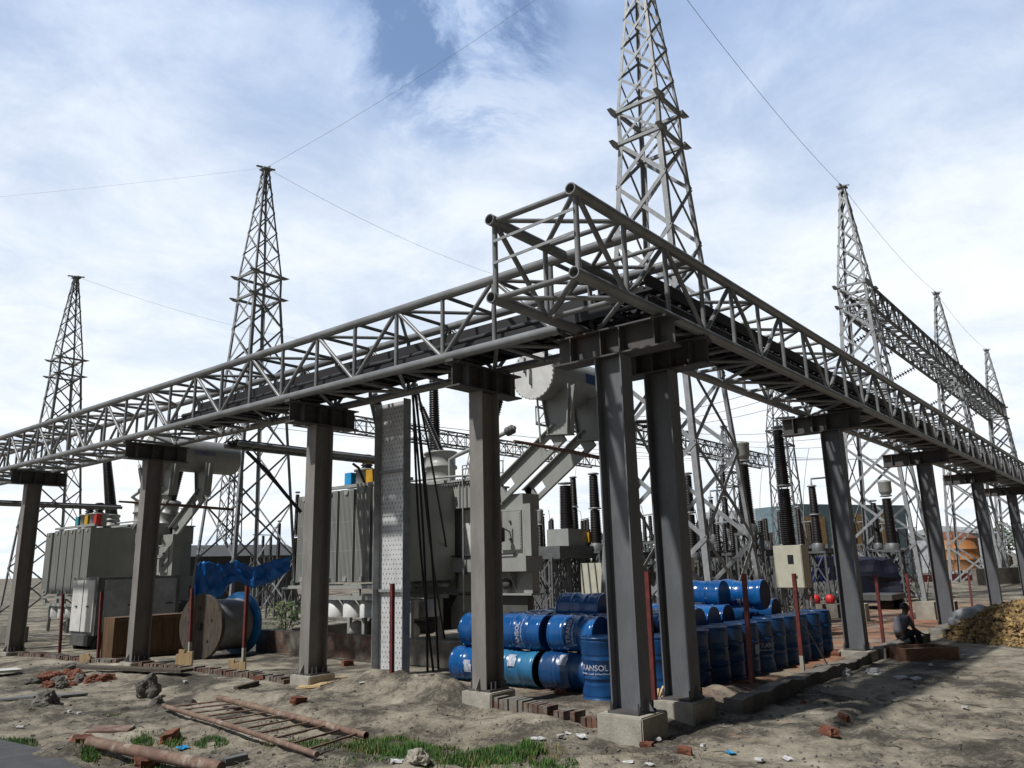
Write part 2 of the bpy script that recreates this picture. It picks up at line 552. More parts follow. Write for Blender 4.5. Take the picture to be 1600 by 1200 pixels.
def gh(x, y):                                    # ground height
    inside = min(sstep(0.75, 1.5, x), sstep(0.35, 0.95, y))
    h = 0.09 * inside
    h += 0.10 * sstep(-1.3, -0.1, x) * sstep(0.5, 3.0, y) * (1 - inside)
    far = max(0.0, y - 12)
    h -= min(0.45, 0.02 * far)
    d = math.hypot(x + 8, y + 4)
    a = (1.0 - 0.65 * inside) if d < 40 else 0.3
    h += a * (0.040 * mn.noise(V((x * 0.7, y * 0.7, 1.3))) + 0.040 * mn.noise(V((x * 2.1, y * 2.1, 4.3))) + 0.026 * mn.noise(V((x * 5.3, y * 5.3, 9.1))))
    if d < 22:
        k_ = (1 - 0.6 * inside) * (1 - 0.5 * sstep(0.5, 3.0, x)) * 0.4 + 0.6 * sstep(-0.2, 0.35, mn.noise(V((x * 0.9 + 7, y * 0.9, 6.0))))
        h += k_ * (0.016 * mn.noise(V((x * 11.3, y * 11.3, 2.2))) + 0.020 * abs(mn.noise(V((x * 3.7, y * 3.7, 12.2)))))
    if -2 < x < 16 and -6 < y < 0.2:
        for tr in TRACKS:
            q2 = min((x - tx) ** 2 + (y - ty) ** 2 for tx, ty in tr)
            if q2 < 0.12:
                dd = math.sqrt(q2)
                h += -0.028 * math.exp(-(dd / 0.11) ** 2) + 0.016 * math.exp(-((dd - 0.22) / 0.07) ** 2)
    for mx, my, mh, rx, ry, rot in MOUNDS:
        dx, dy = x - mx, y - my
        if abs(dx) > 4 or abs(dy) > 5:
            continue
        c, s_ = cos(rot), sin(rot)
        u, v_ = (c * dx + s_ * dy) / rx, (-s_ * dx + c * dy) / ry
        q = u * u + v_ * v_
        if q < 6:
            h += mh * math.exp(-q) * (1 + 0.45 * mn.noise(V((x * 4, y * 4, 2.0))))
    return h


def axis(a0, a1, fine, b0, b1):
    xs = []
    x = a0
    while x < a1:
        xs.append(x)
        x += fine
    st, y = fine, a1
    while y < b1:
        xs.append(y)
        st = min(st * 1.12, 120)
        y += st
    st, y = fine, a0
    while y > b0:
        st = min(st * 1.12, 120)
        y -= st
        xs.insert(0, y)
    return xs


GX = axis(-4.5, 4.5, 0.06, -900, 1600)
GY = axis(-4.0, 11.0, 0.06, -900, 1600)
gm = MB()
vs = [(x, y, gh(x, y)) for y in GY for x in GX]
nx = len(GX)
fs = [(j * nx + i, j * nx + i + 1, (j + 1) * nx + i + 1, (j + 1) * nx + i) for j in range(len(GY) - 1) for i in range(nx - 1)]
gm.add(vs, fs, True)

g = bpy.data.materials.new('sandy_mud')
g.use_nodes = True
t = g.node_tree
b = t.nodes['Principled BSDF']
b.inputs['Roughness'].default_value = 0.95
b.inputs['Specular IOR Level'].default_value = 0.2
co = t.nodes.new('ShaderNodeTexCoord').outputs['Object']
na = N(t, 'ShaderNodeTexNoise', Scale=0.55, Detail=8.0, Roughness=0.62, Distortion=0.4)
nb = N(t, 'ShaderNodeTexNoise', Scale=2.6, Detail=8.0, Roughness=0.7)
nc = N(t, 'ShaderNodeTexNoise', Scale=22.0, Detail=6.0, Roughness=0.75)
nd = N(t, 'ShaderNodeTexNoise', Scale=1.3, Detail=7.0, Roughness=0.68)
for q in (na, nb, nc, nd):
    t.links.new(co, q.inputs['Vector'])
mixf = math_node(t, 'ADD', math_node(t, 'MULTIPLY', na.outputs['Fac'], 0.5), math_node(t, 'ADD', math_node(t, 'MULTIPLY', nb.outputs['Fac'], 0.33), math_node(t, 'MULTIPLY', nc.outputs['Fac'], 0.22)))
base = ramp(t, mixf, [(0.41, (0.040, 0.035, 0.029)), (0.485, (0.085, 0.076, 0.062)), (0.54, (0.215, 0.193, 0.152)), (0.645, (0.375, 0.342, 0.272))])
spx = t.nodes.new('ShaderNodeSeparateXYZ')
t.links.new(co, spx.inputs[0])
# brick dust: inside the drum yard and along the right truss
ins = math_node(t, 'MULTIPLY', math_node(t, 'MULTIPLY', smooth(t, spx.outputs[0], 1.2, 4.0), smooth(t, spx.outputs[1], 0.5, 1.0)), math_node(t, 'SUBTRACT', 1.0, math_node(t, 'MAXIMUM', smooth(t, spx.outputs[1], 3.0, 7.0), smooth(t, spx.outputs[0], 22.0, 34.0))))
dust = math_node(t, 'MULTIPLY', smooth(t, nd.outputs['Fac'], 0.38, 0.6), ins)
near = math_node(t, 'MULTIPLY', smooth(t, nd.outputs['Fac'], 0.60, 0.72), smooth(t, spx.outputs[0], 0.2, 2.0))
dust = math_node(t, 'MAXIMUM', math_node(t, 'MULTIPLY', dust, 0.8), math_node(t, 'MULTIPLY', near, 0.55))
mx = t.nodes.new('ShaderNodeMix')
mx.data_type = 'RGBA'
t.links.new(dust, mx.inputs[0])
t.links.new(base, mx.inputs[6])
mx.inputs[7].default_value = (0.30, 0.13, 0.07, 1)
t.links.new(mx.outputs[2], b.inputs['Base Color'])
bsum = math_node(t, 'ADD', math_node(t, 'MULTIPLY', nc.outputs['Fac'], 0.6), nb.outputs['Fac'])
bp = t.nodes.new('ShaderNodeBump')
bp.inputs['Strength'].default_value = 0.7
bp.inputs['Distance'].default_value = 0.04
t.links.new(bsum, bp.inputs['Height'])
t.links.new(bp.outputs[0], b.inputs['Normal'])
ground = gm.build('ground', g)
tag(ground, kind='structure')


def gp(px, py):                                  # sight line meets the bumpy ground
    z = 0.0
    for _ in range(6):
        p = gz(px, py, z)
        z = gh(p.x, p.y)
    p.z = z
    return p


# asphalt edge in the near left corner
rd = MB()
c0, c1, c2 = gz(-60, 1142, 0.09), gz(60, 1168, 0.09), gz(150, 1210, 0.09)
rd.prism([c0, c1, c2, c2 + V((-2.5, -1.2, 0)), c0 + V((-4.0, 1.5, 0))], (0, 0, -0.14))
tag(rd.build('road', 'asphalt'), kind='structure')

# ---------------------------------------------------------------- pipe truss bridges
ZB, ZT = 5.15, 6.15
RC, RS = 0.071, 0.034


def truss_parts(T, P, length0, length1, bots, tops, wid, side_ends=True):
    """P(u, w, z) -> world; u along the truss, w across it (0 front face)"""
    for w_ in (0, wid):
        for z in (ZT, ZB):
            a = length0[0] if w_ == 0 else length0[1]
            if z == ZT:
                a = min(length0) if length0[2] is None else length0[2]
            MB().pipe(P(a, w_, z), P(length1, w_, z), RC).build('top_chord' if z == ZT else 'bottom_chord', 'pipe', T)
    nodes = sorted([(u, 0) for u in bots] + [(u, 1) for u in tops])
    for w_ in (0, wid):
        for u, k in nodes:
            if u < (length0[0] if w_ == 0 else length0[1]) - 0.02:
                continue
            MB().tube([P(u, w_, ZB + 0.05), P(u, w_, ZT - 0.05)], RS, 8).build('vertical_strut', 'pipe', T)
        for (u, k), (u2, k2) in zip(nodes, nodes[1:]):
            if k != k2 and u >= (length0[0] if w_ == 0 else length0[1]) - 0.3:
                sgn = 0.05
                MB().tube([P(u + sgn, w_, ZT - 0.05 if k else ZB + 0.05), P(u2 - sgn, w_, ZT - 0.05 if k2 else ZB + 0.05)], RS, 8).build('diagonal_brace', 'pipe', T)
    for i, (u, k) in enumerate(nodes):
        if u < max(length0[:2]):
            continue
        m = MB().tube([P(u, 0.05, ZT), P(u, wid - 0.05, ZT)], RS * 0.95, 8)
        m.build('top_cross_strut', 'pipe', T)
        MB().tube([P(u, 0.05, ZB), P(u, wid - 0.05, ZB)], RS * 0.95, 8).build('bottom_cross_strut', 'pipe', T)
    for i, ((u, k), (u2, k2)) in enumerate(zip(nodes, nodes[1:])):
        if u < max(length0[:2]):
            continue
        for z in (ZT, ZB):
            a, c = (0.05, wid - 0.05) if i % 2 else (wid - 0.05, 0.05)
            MB().tube([P(u, a, z), P(u2, c, z)], RS * 0.9, 8).build('plan_brace', 'pipe', T)


def tray(T, P, u0, u1, w0, w1, z, depth=0.13, rung=0.32):
    m = MB()
    for w_ in (w0, w1):
        m.bar(P(u0, w_, z + depth / 2), P(u1, w_, z + depth / 2), 0.012, depth)
    u = u0
    while u < u1:
        m.bar(P(u, w0, z + 0.02), P(u, w1, z + 0.02), 0.10, 0.03)
        u += rung
    return m.build('cable_tray', 'tray', T)


def cable_run(P, u0, u1, w_, z, r, label, group, seed):
    rng = random.Random(seed)
    pts = []
    u = u0
    while u < u1 + 0.01:
        pts.append(P(u, w_ + rng.uniform(-.02, .02), z + rng.uniform(-0.012, 0.022)))
        u += 0.9
    solo(MB().tube(pts, r, 7), 'power_cable', 'cable', label, 'cable', group)


WA, WB = 1.25, 1.2
PA = lambda u, w_, z: V((w_, u, z))
PB = lambda u, w_, z: V((u, w_, z))
TA = thing('pipe_truss_bridge', 'grey tubular steel cable bridge running away to the left on steel columns', 'pipe bridge', (0.6, 12, 5.15))
A_bots = [1.46 + 2.09 * i for i in range(16)]
A_tops = [2.505 + 2.09 * i for i in range(16)]
truss_parts(TA, PA, (1.35, 1.3, 0.0), 35.6, A_bots, A_tops, WA)
tray(TA, PA, 0.6, 12.4, 0.14, 0.98, 5.22)
tray(TA, PA, 1.2, 12.0, 0.70, 1.12, 5.64, 0.15)
TB = thing('pipe_truss_bridge', 'grey tubular cable bridge running away to the right, its open end overhanging the corner', 'pipe bridge', (18, 0.6, 5.15))
B_bots = [-0.47, 1.62, 3.70, 7.0] + [9.34 + 2.37 * i for i in range(14)]
B_tops = [-1.50, 0.57, 2.66, 4.72, 5.82, 8.17] + [10.52 + 2.37 * i for i in range(14)]
truss_parts(TB, PB, (-1.60, -1.60, -1.60), 42.5, B_bots, B_tops, WB)
tray(TB, PB, 0.2, 42, 0.10, 0.86, 5.24)
tray(TB, PB, 0.5, 42, 0.30, 0.95, 5.66, 0.18)
for z in (ZT, ZB):
    MB().tube([(-1.52, 0.03, z), (-1.52, WB - 0.03, z)], RS, 8).build('end_cross_strut', 'pipe', TB)
MB().tube([(-1.50, 0.03, ZT - .03), (-0.50, WB - 0.03, ZT - 0.02)], RS, 8).build('plan_brace', 'pipe', TB)
MB().tube([(-1.50, 0.03, ZB), (-0.50, WB - 0.03, ZB)], RS, 8).build('plan_brace', 'pipe', TB)
MB().tube([(-0.47, 0.03, ZB), (-0.47, WB - 0.03, ZB)], RS, 8).build('bottom_cross_strut', 'pipe', TB)
MB().tube([(-0.47, 0.03, ZT), (-0.47, WB - 0.03, ZT)], RS, 8).build('top_cross_strut', 'pipe', TB)
for dz in (0.26, 0.54):
    MB().bar((-1.55, 0.0, ZT - dz + 0.03), (-1.55, WB, ZT - dz - 0.02), 0.012, 0.035).build('end_strap', 'galv', TB, 'thin pale flat strap across the open end')
for i in range(6):
    cable_run(PA, 0.9 if i % 2 else 1.6, 11.6 + (i % 3) * 0.9, 0.22 + 0.13 * i, 5.31 + 0.03 * (i % 2), 0.052, 'thick black power cable lying in the lower tray of the left cable bridge', 'black cables in the left bridge', i)
for i in range(5):
    cable_run(PA, 1.0, 11.9, 0.28 + 0.14 * i, 5.42 + 0.02 * (i % 2), 0.048, 'thick black power cable lying in the lower tray of the left cable bridge', 'black cables in the left bridge', 20 + i)
for i in range(3):
    cable_run(PA, 0.8, 11.3, 0.80 + 0.11 * i, 5.74, 0.042, 'black power cable on the narrow upper tray of the left cable bridge', 'black cables on the left upper tray', 40 + i)
for i in range(6):
    cable_run(PB, 0.4, 41.5, 0.16 + 0.12 * i, 5.31 + 0.03 * (i % 2), 0.052, 'thick black power cable lying in the lower tray of the right cable bridge', 'black cables in the right bridge', 60 + i)
for i in range(5):
    cable_run(PB, 0.4, 41.5, 0.2 + 0.13 * i, 5.42 + 0.02 * (i % 2), 0.048, 'thick black power cable lying in the lower tray of the right cable bridge', 'black cables in the right bridge', 80 + i)
for i in range(4):
    cable_run(PB, 1.0, 41.5, 0.36 + 0.14 * i, 5.80, 0.05, 'black power cable on the upper tray of the right cable bridge', 'black cables on the right upper tray', 100 + i)
for i in range(3):                               # cables that bend from the left bridge into the right one
    pts = [V((0.85 + .1 * i, 3.2, 5.76)), V((0.85 + .1 * i, 2.2, 5.78)), V((0.95 + .1 * i, 1.3, 5.84)), V((1.3 + .1 * i, 0.75 - .05 * i, 5.88)), V((2.2, 0.5 + .1 * i, 5.86)), V((3.4, 0.45 + .12 * i, 5.82))]
    sm_ = []
    for k in range(len(pts) - 1):
        for q in range(5):
            sm_.append(pts[k].lerp(pts[k + 1], q / 5))
    for _ in range(3):
        sm_ = [sm_[0]] + [(sm_[k - 1] + sm_[k] * 2 + sm_[k + 1]) / 4 for k in range(1, len(sm_) - 1)] + [sm_[-1]]
    solo(MB().tube(sm_, 0.045, 8), 'power_cable', 'cable', 'black power cable bending round the corner where the two cable bridges meet', 'cable', 'black cables bending at the corner')

# ---------------------------------------------------------------- columns on concrete plinths


def column(c, along, zb, label, cap, matn, capm='beam', cap_half=0.20):
    """along: 'x' when the column's strong axis is x (left bridge), 'y' for the right bridge"""
    T = thing('steel_column', label, 'column', (c[0], c[1], zb), 'steel columns under the cable bridges')
    up = V((1, 0, 0)) if along == 'x' else V((0, 1, 0))
    ct, cb = 5.06, 4.68
    p0, p1 = V((c[0], c[1], zb + 0.03)), V((c[0], c[1], cb))
    MB().ibeam(p0, p1, 0.27, 0.40, 0.02, 0.014, up).build('shaft', matn, T)
    for w_ in (0.02, 1.20):                       # blocks that carry the truss chords
        q_ = V((w_, c[1], 0)) if along == 'x' else V((c[0], w_, 0))
        MB().box((q_.x - 0.08, q_.y - 0.08, 5.052), (q_.x + 0.08, q_.y + 0.08, 5.10)).build('bearing_block', 'beam', T)
    m = MB()
    s_ = V((1, 1, 0)) * 0.26
    m.box((c[0] - 0.21, c[1] - 0.21, zb), (c[0] + 0.21, c[1] + 0.21, zb + 0.03))
    m.build('base_plate', 'beam', T)
    b_ = MB()
    for sx in (-1, 1):
        for sy in (-1, 1):
            for k in (0.07, 0.17):
                b_.tube([(c[0] + sx * k * (1 if along == 'y' else 0.9), c[1] + sy * 0.19 if along == 'x' else c[1] + sy * 0.19, zb + 0.03), (c[0] + sx * k * (1 if along == 'y' else 0.9), c[1] + sy * 0.19, zb + 0.13)], 0.013, 6)
    b_.build('anchor_bolts', 'beam', T)
    g_ = MB()
    for sg in (-1, 1):                            # small gusset fins at the foot, on the outside of the flanges
        q = up * (0.202 * sg)
        g_.prism([p0 + q + V((0, 0, 0.0)), p0 + q * 1.0 + V((0, 0, 0.16)), p0 + q * 1.45], up.cross(V((0, 0, 1))) * 0.012)
    g_.build('foot_gusset', matn, T)
    # cap beam
    a, b2 = cap
    zc_ = (ct + cb) / 2
    if along == 'x':
        A_, B_ = V((a, c[1], zc_)), V((b2, c[1], zc_))
    else:
        A_, B_ = V((c[0], a, zc_)), V((c[0], b2, zc_))
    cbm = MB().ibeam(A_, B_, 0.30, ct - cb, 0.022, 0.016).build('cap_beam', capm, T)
    st = MB()
    d = (B_ - A_).normalized()
    sd = d.cross(V((0, 0, 1)))
    ln = (B_ - A_).length
    for u in (0.22, ln / 2 - .16, ln / 2 + .13, ln - 0.28):
        for sg in (-1, 1):
            cpt = A_ + d * u + sd * sg * 0.079
            st.bar(cpt - V((0, 0, 0.165)), cpt + V((0, 0, 0.165)), 0.014 if abs(d.x) > .5 else 0.138, 0.138 if abs(d.x) > .5 else 0.014, (0, 1, 0))
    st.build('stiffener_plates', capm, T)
    return T


def plinth(c, z0, z1, half, label):
    m = MB()
    x, y = c
    m.box((x - half, y - half, z0), (x + half, y + half, z1))
    o = solo(m, 'concrete_plinth', 'concrete', label, 'plinth', 'concrete plinths under the columns')
    bm = bmesh.new()
    bm.from_mesh(o.data)
    bmesh.ops.bevel(bm, geom=bm.edges, offset=0.015, segments=2, affect='EDGES')
    bm.to_mesh(o.data)
    bm.free()


col_data = [
    ((0.72, 3.36), 'x', 0.30, 'grey brown steel column standing in front of the lying blue drums', (0.0, 1.50), 'column'),
    ((0.70, 7.45), 'x', 0.26, 'grey brown steel column left of the white perforated tray', (0.0, 1.50), 'column'),
    ((0.68, 13.85), 'x', 0.13, 'steel column in front of the brown plywood crate', (0.0, 1.50), 'column'),
    ((0.60, 20.9), 'x', 0.02, 'steel column at the left edge of the picture', (0.0, 1.50), 'column'),
    ((0.60, 28.3), 'x', -0.10, 'steel column under the far left bridge end, outside the picture', (0.0, 1.50), 'column'),
    ((0.31, 0.73), 'y', 0.30, 'corner steel column nearest the camera, on the highest plinth', (-0.20, 1.58), 'bluegrey'),
    ((1.55, 0.70), 'y', 0.28, 'steel column close behind the nearest corner column', (-0.06, 1.30), 'bluegrey'),
    ((8.95, 0.62), 'y', 0.20, 'steel column at the far end of the standing drum row', (0.0, 1.66), 'bluegrey'),
    ((17.6, 0.62), 'y', 0.05, 'steel column behind the seated person, beside the heap', (-0.05, 1.75), 'bluegrey'),
    ((26.4, 0.62), 'y', 0.0, 'distant steel column rising behind the brick chip heap', (-0.05, 1.75), 'bluegrey'),
    ((35.4, 0.62), 'y', 0.0, 'farthest steel column at the right edge of the picture', (-0.05, 1.75), 'bluegrey'),
]
for c, al, zb, lab, cap, mt in col_data:
    column(c, al, zb, lab, cap, mt)
pl_labels = ['square concrete plinth under the column by the lying drums', 'concrete plinth under the column left of the white perforated tray', 'concrete plinth under the column before the plywood crate',
             'concrete plinth under the column at the left edge', 'concrete plinth under the far left bridge end', 'tall square concrete plinth under the nearest corner column', 'low concrete plinth under the column just behind the corner one',
             'concrete plinth at the kerb by the end of the drum row', 'concrete plinth beside the seated person', 'concrete plinth hidden low behind the brick heap', 'concrete plinth under the farthest right column']
for (c, al, zb, *_), lab in zip(col_data, pl_labels):
    plinth(c, -0.35, zb, 0.31 if al == 'y' else 0.28, lab) if (zb > 0.1 or c[0] < 20) and c[1] < 25 else None

# ---------------------------------------------------------------- lattice towers


def lattice_face(m, P, zs, w_, t=0.012):
    for z0, z1 in zip(zs, zs[1:]):
        for s_ in (0, 1):
            a, b_ = P(z0, s_), P(z1, 1 - s_)
            m.bar(a, b_, w_, w_ * 0.35, (0.3, 0.5, 0.2))


def tower(cx, cy, label, z0=0.0, peak=20.6, arm=14.1, dirx=True, leg=0.135, br=0.072, base_half=1.62, gus=True, group='lattice steel towers', matn='galv'):
    T = thing('lattice_tower', label, 'lattice tower', (cx, cy, z0), group)
    arm2 = arm + 1.05
    hA = 0.70

    def hw(z):
        if z <= arm:
            return base_half + (hA - base_half) * (z / arm)
        if z <= arm2:
            return hA
        return hA + (0.13 - hA) * (z - arm2) / (peak - arm2)
    zs = [0.0]
    st = 2.55
    while zs[-1] + st < arm - 0.9:
        zs.append(zs[-1] + st)
        st *= 0.925
    zs.append(arm)
    zs.append(arm2)
    zt = arm2
    st = 1.15
    while zt + st < peak - 0.3:
        zt += st
        zs.append(zt)
        st *= 0.94
    zs.append(peak)
    pt = lambda z, sx, sy: V((cx + sx * hw(z), cy + sy * hw(z), z0 + z))
    for sx in (-1, 1):
        for sy in (-1, 1):
            m = MB()
            for za, zb_ in ((0, arm), (arm, arm2), (arm2, peak)):
                k = leg * (1.0 if za < arm else 0.8 if za < arm2 else 0.62)
                m.angle(pt(za, sx, sy), pt(zb_, sx, sy), k, 0.02, (-sx, 0, 0), (0, -sy, 0))
            m.build('leg', matn, T)
    for ax, sg in (('x', -1), ('x', 1), ('y', -1), ('y', 1)):
        m = MB()
        P = (lambda z, s_: pt(z, sg, (-1 if s_ == 0 else 1))) if ax == 'x' else (lambda z, s_: pt(z, (-1 if s_ == 0 else 1), sg))
        for i, (za, zb_) in enumerate(zip(zs, zs[1:])):
            k = br * (1.15 if za < arm else 0.8)
            for s_ in (0, 1):
                nrm = V((sg, 0, 0)) if ax == 'x' else V((0, sg, 0))
                off = nrm * (0.012 if s_ else -0.012)
                m.bar(P(za, s_) + off, P(zb_, 1 - s_) + off, k, 0.014, nrm)
            if za in (0.0,) :
                pass
            if abs(za - arm) < 0.01 or abs(za - arm2) < 0.01:
                m.bar(P(za, 0), P(za, 1), 0.10, 0.10)
        m.build('face_bracing', matn, T)
    if gus:
        for z in (arm, arm2):
            for sx in (-1, 1):
                for sy in (-1, 1):
                    p = pt(z, sx, sy)
                    d = V((sx, 0, 0)) if dirx else V((0, sy, 0))
                    s2 = V((0, sy, 0)) if dirx else V((sx, 0, 0))
                    MB().prism([p - d * 0.15 - V((0, 0, 0.07)), p + d * 0.10 - V((0, 0, 0.07)), p + d * 0.32 + V((0, 0, 0.03)), p - d * 0.15 + V((0, 0, 0.06))], s2 * 0.14).build('arm_bracket', matn, T)
    m = MB()
    m.box((cx - 0.22, cy - 0.22, z0 + peak), (cx + 0.22, cy + 0.22, z0 + peak + 0.06))
    m.bar((cx - 0.5, cy, z0 + peak + 0.05), (cx + 0.5, cy, z0 + peak + 0.22), 0.07, 0.07)
    m.bar((cx, cy - 0.35, z0 + peak + 0.08), (cx, cy + 0.3, z0 + peak + 0.2), 0.06, 0.06)
    m.build('wire_bracket', matn, T)
    return T


tower(10.75, 5.35, 'tall lattice tower rising behind the corner, its top cut off by the picture', peak=21.6, leg=0.15, br=0.098)
tower(10.7, 25.6, 'lattice tower with empty arm brackets, second from the left')
tower(10.7, 46.6, 'lattice tower at the far left with empty arm brackets')
tower(31.4, 5.3, 'lattice tower carrying the near end of the long lattice beam', leg=0.17, br=0.10)
tower(53.5, 5.3, 'distant lattice tower midway along the long lattice beam', leg=0.17, br=0.10)
tower(75.0, 5.3, 'farthest lattice tower at the end of the long lattice beam by the right edge', leg=0.19, br=0.12)
PEAK = {1: V((10.75, 5.35, 21.75)), 2: V((10.7, 25.6, 20.75)), 3: V((10.7, 46.6, 20.75)), 4: V((31.4, 5.3, 20.75)), 5: V((53.5, 5.3, 20.75)), 6: V((75, 5.3, 20.75))}


def box_lattice(name, label, cat, a, b_, wid, hgt, step, leg, br, group=None, matn='galv', across=(0, 1, 0)):
    a, b_ = V(a), V(b_)
    T = thing(name, label, cat, a.lerp(b_, .5), group)
    d = (b_ - a).normalized()
    s_ = V(across)
    n = max(2, int((b_ - a).length / step))
    c = lambda i, j, k: a + (b_ - a) * (i / n) + s_ * (j * wid / 2) + V((0, 0, k * hgt))
    for j in (-1, 1):
        for k in (0, 1):
            MB().bar(c(0, j, k), c(n, j, k), leg, leg).build('chord', matn, T)
    for j in (-1, 1):
        m = MB()
        for i in range(n):
            k = i % 2
            m.bar(c(i, j, k), c(i + 1, j, 1 - k), br, br * 0.5)
            m.bar(c(i, j, 0), c(i, j, 1), br, br * 0.5)
        m.build('side_bracing', matn, T)
    for k in (0, 1):
        m = MB()
        for i in range(n):
            j = 1 if i % 2 else -1
            m.bar(c(i, j, k), c(i + 1, -j, k), br, br * 0.5)
            m.bar(c(i, -1, k), c(i, 1, k), br, br * 0.5)
        m.build('plan_bracing', matn, T)
    return T


box_lattice('lattice_beam', 'long lattice beam between the towers at right, nearer span', 'lattice beam', (32.1, 5.3, 13.95), (52.8, 5.3, 13.95), 1.4, 1.15, 1.15, 0.13, 0.085, 'lattice beams of the right gantry', 'galvdark')
box_lattice('lattice_beam', 'long lattice beam between the towers at right, farther span', 'lattice beam', (54.2, 5.3, 13.95), (74.3, 5.3, 13.95), 1.4, 1.15, 1.15, 0.14, 0.10, 'lattice beams of the right gantry', 'galvdark')


def insulator_string(a, b_, label, group, r=0.14, n=None):
    a, b_ = V(a), V(b_)
    ln = (b_ - a).length
    n = n or int(ln / 0.17)
    prof = []
    for i in range(n):
        h = ln * i / n
        prof += [(0.03, h), (r, h + 0.05), (r * 0.9, h + 0.075), (0.03, h + 0.09)]
    solo(MB().lathe(prof, a, b_ - a, 10), 'insulator_string', 'porcdark', label, 'insulator', group)


for i, x in enumerate((36, 41, 46.5, 58, 63, 69)):
    insulator_string((x, 6.1, 13.9), (x - 0.2, 8.4, 12.9), 'dark string of disc insulators slung from the right lattice beam', 'insulator strings under the right beam', 0.16)


def wire(pts, label, r=0.014, sag=0.0, n=14, name='overhead_wire', group='overhead wires', m='wire'):
    if len(pts) == 2:
        a, b_ = V(pts[0]), V(pts[1])
        pts = [a.lerp(b_, i / n) - V((0, 0, sag * 4 * (i / n) * (1 - i / n))) for i in range(n + 1)]
    return solo(MB().tube(pts, r, 5), name, m, label, 'wire', group)


wire([PEAK[1], PEAK[4]], 'thin wire from the tall tower top down to the tower with the beam', 0.009, 0.5)
wire([PEAK[4], PEAK[5]], 'thin wire between the tops of the two nearer gantry towers at right', 0.009, 0.5)
wire([PEAK[5], PEAK[6]], 'thin wire between the tops of the two farthest gantry towers at right', 0.010, 0.5)
wire([PEAK[1], PEAK[2]], 'thin wire sloping across the cloud to the second tower from the left', 0.006, 0.35)
wire([PEAK[2], V((31.4, 26, 20.6))], 'thin wire falling to the right from the second left tower', 0.007, 0.6)
wire([PEAK[2], V((-12, 60, 20.6))], 'faint wire falling to the left from the second left tower', 0.004, 0.5)
wire([PEAK[3], V((31.4, 47, 20.6))], 'thin wire falling to the right from the far left tower', 0.007, 0.6)


# ---------------------------------------------------------------- insulators and bushings
def shed_profile(r0, r1, h, pitch=0.085, k=1.28):
    prof = [(r0 * 0.8, 0)]
    n = max(3, int(h / pitch))
    for i in range(n):
        f = i / n
        r = r0 + (r1 - r0) * f
        z = h * i / n
        prof += [(r, z + 0.01), (r * k, z + h / n * 0.45), (r * k * 0.97, z + h / n * 0.55), (r, z + h / n * 0.9)]
    prof.append((r1 * 0.8, h))
    return prof


